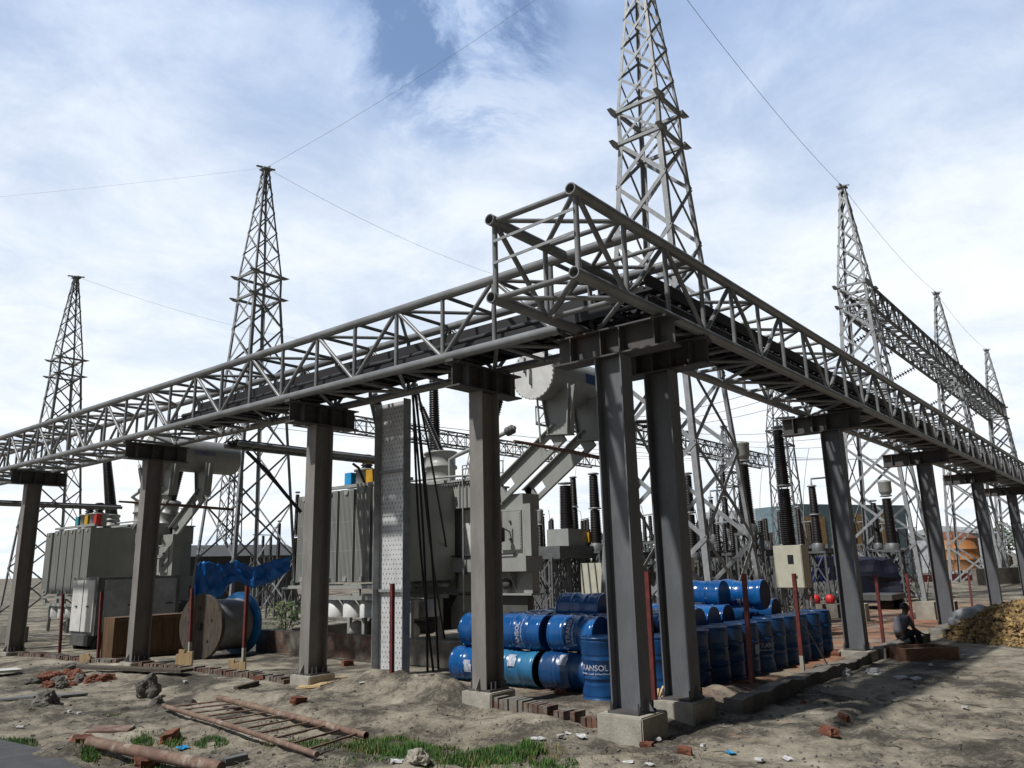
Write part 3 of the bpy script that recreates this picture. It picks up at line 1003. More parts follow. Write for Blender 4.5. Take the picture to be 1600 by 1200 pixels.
# ---------------------------------------------------------------- transformers
def transformer(ox, oy, oz, label, cons_dx=0.0, plate=True, seed=0):
    T = thing('power_transformer', label, 'transformer', (ox + 7.8, oy + 9.5, oz + 0.3), 'large power transformers')
    O = V((ox, oy, oz))

    def bx(m, lo, hi):
        return m.box(V(lo) + O, V(hi) + O)

    def q(*p):
        return V(p) + O
    m = MB()
    bx(m, (7.02, 9.80, 1.32), (9.0, 12.55, 3.46))
    bx(m, (7.02, 8.6, 1.32), (7.30, 9.80, 3.46))
    bx(m, (7.02, 7.40, 1.32), (7.30, 8.6, 3.30))
    bx(m, (6.96, 7.36, 1.32), (7.02, 7.62, 3.46))       # corner ribs
    bx(m, (6.97, 8.62, 2.22), (7.02, 8.78, 3.46))
    tank = m.build('tank', 'trafo', T)
    m = MB()
    bx(m, (6.66, 7.30, 1.84), (7.0, 11.7, 2.20))
    bx(m, (7.0, 7.34, 1.84), (7.38, 9.7, 2.20))
    bx(m, (7.0, 9.7, 1.84), (9.1, 12.7, 2.20))
    m.build('stiffener_band', 'trafo', T)
    m = MB()
    bx(m, (6.90, 7.35, 1.27), (7.4, 9.72, 1.318))
    bx(m, (6.90, 9.72, 1.27), (9.1, 12.6, 1.318))
    m.build('base_flange', 'trafo', T)
    m = MB()
    bx(m, (6.70, 8.6, 3.463), (7.3, 9.8, 4.14))
    bx(m, (6.70, 9.8, 3.463), (9.05, 12.55, 4.14))
    bx(m, (6.62, 8.52, 4.143), (7.34, 9.75, 4.19))
    bx(m, (6.62, 9.75, 4.143), (9.1, 12.62, 4.19))
    bx(m, (6.99, 7.38, 3.31), (7.33, 8.59, 3.36))
    bx(m, (7.10, 7.70, 3.36), (7.78, 8.58, 3.74))
    cover = m.build('cover', 'trafo', T)
    m = MB()                                           # block under the cover, left of the manhole
    bx(m, (6.62, 9.95, 2.86), (7.02, 11.5, 3.40))
    m.build('relay_box', 'trafo', T)
    for y0, y1, z0, z1 in ((8.85, 9.55, 2.26, 3.42), (7.66, 8.32, 2.36, 3.30)):
        m = MB()
        bx(m, (6.955, y0, z0), (7.02, y1, z1))
        k = 12
        for i in range(k):
            for yy in (y0 + 0.03, y1 - 0.03):
                m.lathe([(0.012, 0), (0.012, 0.02)], q(6.955, yy, z0 + 0.05 + (z1 - z0 - 0.1) * i / (k - 1)), (-1, 0, 0), 6)
        p_ = m.build('manhole_plate', 'white' if y0 > 8.5 else 'trafo', T)
        for zz in (z0 + 0.25, z1 - 0.25):
            MB().lathe([(0.03, 0), (0.03, 0.05)], q(6.955, (y0 + y1) / 2, zz), (-1, 0, 0), 8).build('lifting_lug', 'trafodark', p_)
    # small white bolted square on the cover
    m = MB()
    bx(m, (6.655, 10.3, 3.62), (6.70, 10.72, 4.0))
    sq = m.build('cover_plate', 'white', T)
    m = MB().lathe([(0.05, 0), (0.05, 0.05), (0.02, 0.06)], q(6.655, 10.5, 3.8), (-1, 0, 0), 10)
    m.build('plate_knob', 'trafodark', sq)
    # ribs, pipes and cable runs on the visible faces
    for yy in (8.95, 9.45, 9.9, 11.2, 11.9):
        m = MB()
        bx(m, (6.66, yy, 3.47), (6.698, yy + 0.03, 4.13))
        m.build('cover_rib', 'trafo', T)
    for yy in (7.9, 8.55, 9.2, 9.9, 10.7, 11.4):
        m = MB()
        m.prism([q(6.70, yy, 1.838), q(7.018, yy, 1.838), q(7.018, yy, 1.40)], (0, 0.025, 0))
        m.build('band_gusset', 'trafo', T)
    m = MB()
    for i in range(34):
        m.lathe([(0.022, 0), (0.022, 0.03)], q(6.645, 8.6 + 0.09 * i, 4.112), (0, 0, -1), 6)
        m.lathe([(0.022, 0), (0.022, 0.025)], q(6.645, 8.6 + 0.09 * i, 4.19), (0, 0, 1), 6)
    m.build('bolt_row', 'trafo', T)
    MB().tube([q(6.6, 11.35, 4.3), q(6.6, 9.9, 4.3), q(6.6, 9.0, 4.27), q(6.85, 8.75, 4.25)], 0.03, 8).build('gas_pipe', 'trafo', T)
    MB().tube([q(6.64, 8.7, 2.22), q(6.64, 8.7, 3.0), q(6.75, 8.75, 3.2), q(6.68, 8.8, 3.45)], 0.02, 6).build('wiring', 'cable', T)
    MB().tube([q(6.62, 7.6, 2.26), q(6.62, 9.6, 2.24), q(6.62, 11.4, 2.26)], 0.022, 6).build('wiring', 'cable', T)
    m = MB()
    bx(m, (6.80, 9.25, 1.36), (7.0, 9.62, 1.80))
    m.build('terminal_box', 'trafo', T)
    MB().lathe([(0.09, 0), (0.09, 0.12), (0.13, 0.12), (0.13, 0.16), (0.02, 0.17)], q(7.0, 8.1, 1.55), (-1, 0, 0), 14).build('drain_valve', 'trafodark', T)
    MB().tube([q(6.65, 8.02, 3.3), q(6.65, 8.02, 2.9), q(6.95, 8.02, 2.8)], 0.02, 6).build('breather_pipe', 'galv', T)
    MB().lathe([(0.06, 0), (0.075, 0.03), (0.075, 0.3), (0.06, 0.33)], q(6.65, 8.02, 2.55), (0, 0, 1), 12).build('breather', 'glass', T)
    # lower skirt and feet
    m = MB()
    bx(m, (7.2, 9.7, 0.85), (8.9, 11.3, 1.26))
    bx(m, (7.06, 7.6, 0.62), (7.28, 9.7, 1.26))
    bx(m, (7.35, 9.85, 0.30), (8.8, 10.2, 0.85))
    bx(m, (7.35, 11.0, 0.30), (8.8, 11.3, 0.85))
    m.build('underframe', 'trafodark', T)
    m = MB()
    m.prism([q(6.9, 8.9, 0.95), q(6.9, 9.15, 1.30), q(6.9, 9.75, 1.30), q(6.9, 10.0, 0.95), q(6.9, 10.0, 0.45), q(6.9, 8.9, 0.45)], (0.3, 0, 0))
    m.build('jacking_pad', 'trafo', T)
    for y in (9.95, 12.0):
        for x in (5.5, 8.6):
            MB().lathe([(0.06, -0.06), (0.19, -0.06), (0.19, 0.02), (0.23, 0.03), (0.23, 0.06), (0.06, 0.06)], q(x, y, 0.46), (0, 1, 0), 18).build('rail_wheel', 'white' if x < 6 else 'trafodark', T)
    # radiators
    for i in (0, 1, 2, 3, 4, 6.4):
        y0 = 9.72 + 0.66 * i
        x0, x1 = (5.0, 6.75) if i < 5 else (5.3, 6.6)
        m = MB()
        for k in range(11):
            y = y0 + 0.52 * k / 10
            bx(m, (x0 + 0.0, y - 0.014, 1.66), (x1, y + 0.014, 4.04))
        for zz in (1.74, 3.96):
            m.tube([q(x0 - 0.03, y0 + 0.26, zz), q(x1 + 0.3, y0 + 0.26, zz)], 0.07, 10)
        for zz in (1.70, 2.45, 3.2, 4.0):
            bx(m, (x0 + 0.01, y0 - 0.02, zz - 0.012), (x1 - 0.01, y0 + 0.54, zz + 0.012))
        m.build('radiator', 'trafo', T)
    m = MB()
    bx(m, (5.1, 9.66, 4.10), (5.22, 13.2, 4.18))
    bx(m, (6.3, 9.66, 4.10), (6.42, 13.2, 4.18))
    m.build('radiator_top_rail', 'trafo', T)
    m = MB()
    for x in (5.0, 6.3):
        bx(m, (x, 9.6, 1.50), (x + 0.1, 14.4, 1.58))
        bx(m, (x, 9.6, 1.22), (x + 0.1, 13.3, 1.32))
    for y in (9.7, 11.4, 13.2):
        bx(m, (5.02, y, 1.32), (5.08, y + 0.06, 1.50))
        bx(m, (5.2, y, 0.25), (5.3, y + 0.1, 1.22))
        bx(m, (6.2, y, 0.25), (6.3, y + 0.1, 1.22))
    m.build('radiator_frame', 'trafo', T)
    for i in range(5):
        y = 10.0 + 0.66 * i
        for x in (5.35, 6.1):
            MB().lathe([(0.29, 0), (0.29, 0.42), (0.27, 0.42), (0.27, 0.05), (0.06, 0.05)], q(x, y, 0.79), (0, 0, 1), 18).build('cooling_fan', 'white', T)
    m = MB()
    m.lathe([(0.22, 0), (0.25, 0.05), (0.25, 0.7), (0.2, 0.75)], q(6.0, 11.2, 0.55), (0, 1, 0), 14)
    m.lathe([(0.16, 0), (0.16, 0.9)], q(6.4, 10.2, 0.5), (0, 1, 0), 12)
    m.build('oil_pump', 'trafodark', T)
    # turrets with bushings
    # base point, turret axis, radius, height, bushing radius, bushing length, bushing lean along y
    tur = [((7.6, 11.02, 4.19), (0.02, 0.04, 1), 0.44, 0.92, 0.085, 1.62, 0.55), ((8.3, 11.95, 4.19), (0, 0.0, 1), 0.38, 0.95, 0.14, 2.5, 0.03),
           ((8.0, 10.05, 4.19), (0.0, -0.34, 1), 0.34, 0.95, 0.13, 2.0, -0.42), ((6.75, 12.0, 4.19), (0.0, 0.2, 1), 0.30, 0.40, 0.17, 2.5, 0.38)]
    for c, ax, r, h, br_, bh, kd in tur:
        ax = V(ax).normalized()
        c_ = q(*c)
        tu = MB().lathe([(r, 0), (r, 0.1), (r * 0.94, 0.1), (r * 0.94, h * .55), (r * 1.06, h * .55), (r * 1.06, h * .62), (r * 0.96, h * .62), (r * 0.96, h), (r * 1.1, h), (r * 1.1, h + 0.05), (0.1, h + 0.12)], c_, ax, 22).build('turret', 'trafo', T)
        a2 = V((0, kd, 1)).normalized()
        top = c_ + ax * (h + 0.08)
        MB().lathe(shed_profile(br_ * 1.15, br_ * 0.85, bh, 0.07, 1.2), top, a2, 14).build('bushing', 'porcdark', tu)
        MB().lathe([(br_ * 0.75, 0), (br_ * 0.75, 0.16), (0.02, 0.18), (0.015, 0.4)], top + a2 * bh, a2, 10).build('bushing_cap', 'galv', tu)
    # low voltage bushings with coloured boxes
    for j, y in enumerate((12.35, 11.5)):
        c_ = q(6.0, y, 4.18)
        tu = MB().lathe([(0.30, 0), (0.30, 0.45), (0.36, 0.45), (0.36, 0.5), (0.1, 0.52)], c_, (0, 0, 1), 18).build('terminal_turret', 'trafo', T)
        MB().lathe(shed_profile(0.13, 0.12, 0.42, 0.07, 1.4), c_ + V((0, 0, 0.5)), (0, 0, 1), 14).build('bushing', 'porcdark', tu)
    for (x, y, cl, lab) in ((5.75, 12.72, 'skyblue' if plate else 'teal', 'bright blue phase box'), (5.7, 11.75, 'yellow', 'yellow phase box'), (5.75, 11.1, 'redpaint', 'red phase box')):
        m = MB()
        bx(m, (x, y, 4.19), (x + 0.2, y + 0.28, 4.62))
        m.build('phase_box', cl, T, lab)
    # conservator on two cranked arms
    cx0, cy0, cz0, R_ = 6.5 + cons_dx, 6.78, 6.55, 0.60
    ln = 3.15
    m = MB().lathe([(R_, 0), (R_, ln), (R_ * 0.92, ln + 0.10), (R_ * 0.6, ln + 0.18), (0.01, ln + 0.22)], q(cx0, cy0, cz0), (1, 0, 0), 40)
    cons = m.build('conservator', 'trafo', T)
    m = MB().lathe([(0.01, -0.03), (R_ + 0.035, -0.03), (R_ + 0.035, 0.03), (R_, 0.03)], q(cx0, cy0, cz0), (1, 0, 0), 40, False)
    for k in range(32):
        a = 2 * pi * k / 32
        m.lathe([(0.016, 0), (0.016, 0.03)], q(cx0 - 0.03, cy0 + (R_ + 0.012) * cos(a), cz0 + (R_ + 0.012) * sin(a)), (-1, 0, 0), 6)
    ec = m.build('end_cover', 'white', cons)
    for (yy, za, zb_) in ((cy0 + 0.05, cz0 - 0.26, cz0 + 0.12), (cy0 + 0.22, cz0 + 0.06, cz0 + 0.44)):
        m = MB().tube([q(cx0 - 0.03, yy, za), q(cx0 - 0.08, yy, za), q(cx0 - 0.08, yy, zb_), q(cx0 - 0.03, yy, zb_)], 0.022, 8)
        m.build('level_gauge', 'galvdark', cons)
    # nameplate on the round flank, towards -y
    if plate:
        m = MB()
        ys = []
        for i in range(9):
            a = radians(-12 + 24 * i / 8)
            ys.append((cy0 - (R_ + 0.012) * cos(a), cz0 + 0.04 + (R_ + 0.012) * sin(a)))
        xa, xb = cx0 + 1.42, cx0 + 2.3
        m.add([q(xa, y, z) for y, z in ys] + [q(xb, y, z) for y, z in ys], [(i, i + 1, 10 + i, 9 + i) for i in range(8)])
        m.build('nameplate', 'bluelabel', cons, 'blue nameplate with rounded ends')
    else:
        vs, fs = text2d('SIEMENS', 0.22)
        m = MB()
        out = []
        for v_ in vs:
            a = (v_.y) / R_
            out.append(q(cx0 + 1.72 + v_.x, cy0 - (R_ + 0.006) * cos(a), cz0 + 0.05 + (R_ + 0.006) * sin(a)))
        m.add(out, fs)
        m.build('lettering', 'purple', cons)
    ax_, ay_, az_ = 7.0 + cons_dx * 0.6, 0, 0

    def arm(x):
        m = MB()
        # foot on the tank, slope, then upright under the conservator; plate faces -x, with holes
        lo, hi = V((8.45, 3.74)), V((6.40, 5.12))       # (y, z) of the slope's centre line
        d = (hi - lo)
        ln_ = d.length
        d = d / ln_
        nrm = V((-d.y, d.x))
        if nrm.y < 0:
            nrm = -nrm
        W = 0.25

        def quad(u0, u1, v0, v1):
            P = []
            for u, v_ in ((u0, v0), (u1, v0), (u1, v1), (u0, v1)):
                c2 = lo + d * u + nrm * v_
                P.append(q(x, c2.x, c2.y))
            m.prism(P, (0.10, 0, 0))
        quad(0.0, 0.25, -W, W)
        quad(0.25, 0.62, -W, -0.13)
        quad(0.25, 0.62, 0.13, W)
        quad(0.62, ln_ - 0.62, -W, W)
        quad(ln_ - 0.62, ln_ - 0.32, -W, -0.13)
        quad(ln_ - 0.62, ln_ - 0.32, 0.11, W)
        quad(ln_ - 0.32, ln_, -W, W)
        # channel flanges
        for v_ in (W,):
            c1, c2 = lo + nrm * v_, lo + d * ln_ + nrm * v_
            m.bar(q(x - 0.05, c1.x, c1.y), q(x - 0.05, c2.x, c2.y), 0.12, 0.025, (0, 0, 1))
        # foot
        m.prism([q(x, 8.52, 3.42), q(x, 8.52, 4.05), q(x, 8.36, 4.0), q(x, 8.30, 3.50)], (0.10, 0, 0))
        return m

    def pedestal(x):
        m = MB()
        lo, hi = V((8.35, 3.45)), V((6.62, 5.08))
        m.prism([q(x - 0.02, 6.72, 5.12), q(x - 0.02, 6.12, 5.06), q(x - 0.02, 5.90, 6.24), q(x - 0.02, 6.86, 5.98)], (0.06, 0, 0))
        m.prism([q(x - 0.10, 6.72, 5.12), q(x - 0.10, 6.69, 5.12), q(x - 0.10, 6.83, 6.0), q(x - 0.10, 6.86, 6.0)], (0.30, 0, 0))
        m.prism([q(x - 0.10, 6.12, 5.06), q(x - 0.10, 6.15, 5.06), q(x - 0.10, 6.06, 6.26), q(x - 0.10, 6.03, 6.26)], (0.30, 0, 0))
        m.prism([q(x - 0.12, 6.74, 5.10), q(x - 0.12, 6.10, 5.05), q(x - 0.12, 6.10, 5.02), q(x - 0.12, 6.74, 5.07)], (0.32, 0, 0))
        return m
    for x in (7.0 + cons_dx, 8.3 + cons_dx):
        am = arm(x).build('support_arm', 'trafo', T)
        pedestal(x).build('pedestal', 'trafo', am)
    # oil pipe from conservator to the cover, rusty clamp bar across the arms
    MB().tube([q(6.75 + cons_dx, 7.6, 5.35), q(6.75 + cons_dx, 8.5, 5.1), q(6.9, 9.7, 4.9), q(6.9, 10.0, 4.8), q(6.9, 10.0, 4.15)], 0.055, 10).build('oil_pipe', 'trafo', T)
    MB().lathe([(0.07, 0), (0.12, 0.04), (0.12, 0.12), (0.09, 0.14), (0.12, 0.16), (0.12, 0.24), (0.07, 0.28)], q(6.75 + cons_dx, 7.9, 5.26), (0, -1, 0.27), 12).build('oil_valve', 'trafodark', T)
    MB().tube([q(5.4 + cons_dx, 6.55, 4.74), q(6.5 + cons_dx, 6.5, 4.72), q(7.6 + cons_dx, 6.47, 4.69), q(9.6 + cons_dx, 6.42, 4.62)], [0.035, 0.045, 0.055, 0.05], 8).build('clamp_bar', 'ruststeel', T)
    MB().tube([q(6.6 + cons_dx, 6.76, 6.0), q(6.6 + cons_dx, 6.70, 4.85)], 0.025, 8).build('drain_pipe', 'trafo', T)
    m = MB().tube([q(6.58, 9.25, 4.45), q(6.58, 9.25, 0.9)], 0.022, 6)
    m.tube([q(6.58, 9.25, 4.45), q(6.58, 8.8, 4.45), q(6.58, 8.8, 4.2)], 0.022, 6)
    m.build('conduit', 'galv', T)
    m = MB()
    zr = 4.95
    for y in (9.9, 10.8, 11.5):
        m.tube([q(9.0, y, 4.15), q(9.0, y, zr)], 0.018, 5)
    m.tube([q(9.0, 9.9, zr), q(9.0, 11.5, zr)], 0.018, 5)
    m.tube([q(9.0, 9.9, 4.6), q(9.0, 11.5, 4.6)], 0.018, 5)
    m.build('guard_rail', 'galv', T)
    return T


transformer(0, 0, 0.05, 'big pale grey transformer directly behind the white perforated tray and lying drums', 0.0, True)
transformer(-0.6, 16.1, -0.28, 'pale grey transformer farther left, behind the plywood crate and the cable reel', -0.9, False)

# bund walls round the transformers
def bund(lo, hi, lab, m='darkconcrete'):
    mb = MB().box(lo, hi)
    return solo(mb, 'bund_wall', m, lab, 'low wall', 'low walls round the transformers')


bund((3.55, 8.5, -0.1), (3.80, 13.6, 0.60), 'low brick and concrete wall below the near transformer radiators', 'oldbrick')
bund((3.50, 6.2, -0.1), (3.78, 8.5, 0.58), 'low dark concrete wall between the perforated tray and the drums')
bund((4.6, 13.6, -0.1), (10.0, 13.85, 0.55), 'low dark concrete wall between the two transformers')
bund((2.9, 27.2, -0.5), (3.2, 32.0, 0.32), 'low grey concrete wall below the far transformer radiators')

# ---------------------------------------------------------------- perforated vertical cable tray
PT = thing('perforated_cable_tray', 'white perforated vertical cable tray standing below the left bridge', 'cable tray', (1.55, 6.35, 0.15))
xp, ya, yb = 1.62, 5.98, 6.76
m = MB()
m.box((xp, ya, 0.16), (xp + 0.006, yb, 5.12))
m.build('web', 'plate', PT)
for y in (ya - 0.012, yb):
    MB().box((xp - 0.17, y, 0.16), (xp + 0.01, y + 0.012, 5.12)).build('side_flange', 'galv', PT)
for z in (1.62, 3.78, 2.98):
    hgt = 0.05 if z != 2.98 else 0.012
    MB().box((xp - (0.06 if z != 2.98 else 0.004), ya, z), (xp, yb, z + hgt)).build('splice_bar', 'galv', PT)
hl = MB()
rng = random.Random(3)
z = 0.24
row = 0
while z < 5.08:
    y = ya + 0.06 + (0.045 if row % 2 else 0)
    while y < yb - 0.04:
        hl.box((xp - 0.003, y - 0.007, z - 0.012), (xp, y + 0.007, z + 0.012))
        y += 0.09
    z += 0.085
    row += 1
o = hl.build('slot_holes', 'hole', PT)
o['kind'] = 'stuff'

# thin grey stay pole and branch ladders
m = MB().tube([(4.05, 11.5, 0.3), (4.05, 11.5, 4.85)], 0.075, 12)
solo(m, 'support_pole', 'pipe', 'slim round grey pole beside the near transformer radiators', 'pole')


def branch(name_lab, x0, x1, y, z, wid=0.55):
    T = thing('branch_cable_ladder', name_lab, 'cable ladder', ((x0 + x1) / 2, y, z), 'cable ladders branching off the left bridge')
    for yy in (y - wid / 2, y + wid / 2):
        MB().tube([(x0, yy, z), (x1, yy, z)], 0.055, 10).build('side_rail', 'pipe', T)
    m = MB()
    x = x0 + 0.2
    while x < x1:
        m.bar((x, y - wid / 2, z - 0.02), (x, y + wid / 2, z - 0.02), 0.17, 0.04)
        x += 0.30
    m.build('rungs', 'tray', T)
    for k in range(3):
        solo(MB().tube([(x0, y - 0.16 + .15 * k, z + 0.06), (x1, y - 0.16 + .15 * k, z + 0.06)], 0.05, 6), 'power_cable', 'cable', 'black cable lying on the ' + name_lab, 'cable', 'black cables on the branch ladders')


branch('tubular cable ladder from the left bridge to the near transformer', 1.3, 6.0, 11.5, 4.86)
branch('tubular cable ladder from the left bridge to the far transformer', -1.5, 4.6, 24.2, 4.36)
for i, (dx, dy) in enumerate(((0, 0), (0.1, 0.05), (0.05, -0.15), (0.2, -0.05), (0.25, .1))):
    a = on(643 + 2 * i, 600, 0, 1.75 + 0.05 * i)
    b_ = gp(*((668, 1050), (677, 1049), (685, 1046), (697, 1010), (716, 985))[i])
    pts = [a]
    for k in range(1, 12):
        f = k / 12
        pts.append(a.lerp(b_, f) + V((0, 0.10 * sin(f * pi) * (1 if i % 2 else -1), -0.10 * sin(f * pi))))
    pts.append(b_)
    solo(MB().tube(pts, 0.024, 7), 'hanging_cable', 'cable', 'loose black cable hanging from the bridge beside the white perforated tray', 'cable', 'black cables hanging by the tray')
a, b_ = on(385, 705, 0, 3.2), on(470, 800, 0, 4.9)
solo(MB().tube([a, a.lerp(b_, 0.35) + V((0, 0, 0.08)), a.lerp(b_, 0.7) + V((0, 0, 0.02)), b_], 0.05, 8), 'drooping_cable', 'cable', 'thick black cable drooping from the branch ladder to the transformer side', 'cable')
a, b_ = on(552, 725, 0, 5.0), on(572, 772, 0, 5.6)
solo(MB().tube([a, a.lerp(b_, .4) + V((0, 0, 0.22)), b_ + V((0, 0, 0.2)), b_], 0.035, 8), 'bent_cable', 'cable', 'short black cable arching down to the bright blue phase box', 'cable')

# ---------------------------------------------------------------- oil drums
DR, DH = 0.29, 0.88


def drum_proto(paint, lab=False):
    root = thing('oil_drum', 'x', 'drum', (0, 0, 0), 'blue oil drums')
    prof = [(DR - 0.012, 0.0), (DR, 0.004), (DR, 0.022), (DR - 0.01, 0.03)]

    def ribs(z0, n, step, amp):
        out = []
        for i in range(n):
            z = z0 + i * step
            out += [(DR - 0.008, z), (DR - 0.008 + amp, z + step * 0.5)]
        out.append((DR - 0.008, z0 + n * step))
        return out
    prof += ribs(0.06, 5, 0.034, 0.010)
    prof += [(DR - 0.008, 0.28), (DR + 0.004, 0.30), (DR + 0.004, 0.31), (DR - 0.008, 0.33)]
    prof += [(DR - 0.008, 0.54), (DR + 0.004, 0.56), (DR + 0.004, 0.57), (DR - 0.008, 0.60)]
    prof += ribs(0.63, 6, 0.033, 0.010)
    prof += [(DR - 0.01, DH - 0.03), (DR, DH - 0.022), (DR, DH - 0.004), (DR - 0.012, DH)]
    m = MB()
    m.lathe(prof, n=36)
    body = m.build('body', paint, root)
    for z, nm in ((DH, 1), (0.0, -1)):
        m = MB().lathe([(DR - 0.014, 0), (DR - 0.016, -0.018), (0.001, -0.020)], (0, 0, z), (0, 0, nm), 32)
        if nm == 1:
            m.lathe([(0.035, -0.02), (0.035, 0.0), (0.0, 0.0)], (0.17, 0, z), (0, 0, 1), 10)
            m.lathe([(0.02, -0.02), (0.02, 0.0), (0.0, 0.0)], (-0.18, 0.03, z), (0, 0, 1), 8)
        m.build('end_disc', 'drumend', root)
    # lettering, facing local -y
    if lab == 'patch':                            # pale worn paper label
        m = MB()
        R_ = DR + 0.0015
        rg = random.Random(4)
        top_ = [(-0.10 + 0.2 * i / 8, 0.52 + rg.uniform(-.012, .012)) for i in range(9)]
        bot_ = [(-0.10 + 0.2 * i / 8, 0.36 + rg.uniform(-.02, .02)) for i in range(9)]
        pv = [(R_ * sin(x / R_), -R_ * cos(x / R_), z) for x, z in top_ + bot_]
        m.add(pv, [(i, i + 1, 10 + i, 9 + i) for i in range(8)])
        m.build('paper_label', 'print', root)
    elif lab:
        m = MB()
        vs, fs = text2d('TRANSOL', 0.115)
        R_ = DR - 0.0045
        m.add([V(((R_) * sin(v_.x / R_), -R_ * cos(v_.x / R_), 0.455 + v_.y)) for v_ in vs], fs)
        rng = random.Random(5)
        x = -0.30
        while x < 0.32:                           # the small second line, unreadable in the photo
            w_ = rng.uniform(0.008, 0.022)
            zz = 0.365
            hh = rng.uniform(0.014, 0.026)
            a0, a1 = x / R_, (x + w_) / R_
            m.add([(R_ * sin(a0), -R_ * cos(a0), zz), (R_ * sin(a1), -R_ * cos(a1), zz), (R_ * sin(a1), -R_ * cos(a1), zz + hh), (R_ * sin(a0), -R_ * cos(a0), zz + hh)], [(0, 1, 2, 3)])
            x += w_ + rng.choice((0.006, 0.006, 0.022))
        m.build('lettering', 'print', root)
    return root


def dented(me, seed, amp, m):
    d_ = me.copy()
    for v_ in d_.vertices:
        r = math.hypot(v_.co.x, v_.co.y)
        k = min(1.0, 6 * min(v_.co.z, DH - v_.co.z) + 0.15)
        n_ = mn.noise(v_.co * 3.1 + V((seed * 9.1, 0, 0)))
        f = 1 + k * amp * (n_ - 0.9 * max(0.0, mn.noise(v_.co * 1.7 + V((0, seed * 5.3, 0))) - 0.15)) / r
        v_.co.x *= f
        v_.co.y *= f
    d_.materials.clear()
    d_.materials.append(M[m])
    return d_


PROTO = {('drum', True): drum_proto('drum', True), ('drum', False): drum_proto('drum', False), ('drumpale', True): drum_proto('drumpale', 'patch'), ('drum', 'patch'): drum_proto('drum', 'patch')}
M['drum_b'] = mat('blue_drum_paint_dull', (0.008, 0.065, 0.20), 0.30, col2=(0.007, 0.045, 0.14), scale=2.0, col3=(0.06, 0.04, 0.035), scale3=4, lo3=0.62, hi3=0.72)  # dull blue variant, also used as painted shade on the standing row
M['drum_c'] = mat('blue_drum_paint_bright', (0.008, 0.10, 0.31), 0.2, col2=(0.006, 0.07, 0.235), scale=2.2, col3=(0.03, 0.12, 0.25), scale3=3, lo3=0.6, hi3=0.75)
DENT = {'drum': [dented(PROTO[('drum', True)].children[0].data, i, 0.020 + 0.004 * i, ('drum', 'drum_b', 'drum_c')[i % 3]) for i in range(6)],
        'drumpale': [dented(PROTO[('drumpale', True)].children[0].data, 7 + i, 0.022, 'drumpale') for i in range(2)]}
dcount = [0]
used_proto = set()


def drum(pos, label, lie=False, paint='drum', lett=True, roll=0.0, yaw=0.0, tilt=0.0):
    key = (paint, lett)
    if key in used_proto:
        o = copy_tree(PROTO[key])
    else:
        o = PROTO[key]
        used_proto.add(key)
    if lie:                                       # axis along +y, centre of its near end at pos
        # local z -> world -y ; text (local -y) turned by roll about the axis
        Mx = Matrix.Rotation(yaw, 4, 'Z') @ Matrix.Rotation(radians(-90), 4, 'X') @ Matrix.Rotation(roll, 4, 'Z')
    else:
        Mx = Matrix.Rotation(tilt, 4, 'X') @ Matrix.Rotation(roll, 4, 'Z')
    o.rotation_euler = Mx.to_euler()
    o.location = pos
    dcount[0] += 1
    for c_ in o.children:
        if c_.name.startswith('body'):
            c_.data = DENT[paint][(dcount[0] * 5 + dcount[0] // 3) % len(DENT[paint])] if lie else DENT[paint][1 + 3 * (dcount[0] % 2)]  # standing drums always take the dull blue: their shade is put into the paint
    o['label'] = label
    o['group'] = 'blue oil drums'
    return o


# row of standing drums along the right bridge
names = ['first', 'second', 'third', 'fourth', 'fifth', 'sixth', 'seventh', 'eighth', 'ninth', 'tenth', 'eleventh', 'twelfth']
rng = random.Random(11)
for i in range(12):
    x = 2.50 + 0.588 * i
    y = 1.62 + 0.03 * rng.uniform(-1, 1) - 0.02 * i
    lab = 'standing blue drum, %s from the corner column in the row below the right bridge' % names[i]
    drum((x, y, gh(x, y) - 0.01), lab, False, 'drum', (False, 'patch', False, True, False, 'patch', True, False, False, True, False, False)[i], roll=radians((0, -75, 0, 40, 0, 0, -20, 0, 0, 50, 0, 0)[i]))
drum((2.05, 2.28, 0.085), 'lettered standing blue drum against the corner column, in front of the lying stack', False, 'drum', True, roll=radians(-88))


def lying(x, y1, z, label, **k):                  # y1: far end (larger y)
    k['roll'] = radians(15) - k.get('roll', 0.0)
    return drum((x, y1 + YO - DH, z), label, True, **k)


xs0, z1, z2, z3 = 2.38, 0.09 + DR, 0.09 + DR * 2.93, 0.09 + DR * 4.75
YO = -0.10
fr = radians(105)
lying(xs0, 5.58, z1, 'lying blue drum at the left end of the bottom front row', roll=fr, lett='patch')
lying(xs0, 4.62, z1, 'faded pale blue drum in the middle of the bottom front row', roll=radians(75), paint='drumpale')
lying(xs0 + .02, 3.62, z1, 'lying blue drum in the bottom front row, just behind the lettered standing drum', roll=radians(62), lett='patch')
lying(xs0 + .08, 5.42, z2, 'lying blue drum at the left end of the upper front row', roll=radians(112))
lying(xs0 + .08, 4.52, z2, 'lying blue drum in the middle of the upper front row with lettering up its side', roll=radians(118))
lying(xs0 + .10, 3.50, z2, 'lying blue drum at the right end of the upper front row, its lettering slanting upwards', roll=radians(78))
TOPD = [dep(915, 953, 13.6), dep(1100, 930, 15.6), dep(1163, 928, 15.9), dep(1118, 934, 17.2)]
TOPL = ['lone lying blue drum on the top layer, left of the corner column', 'lying blue drum high on the stack just left of the near tower leg', 'blue drum high on the stack between the tower legs, dark end to the right', 'lying blue drum high on the stack behind the near tower leg']
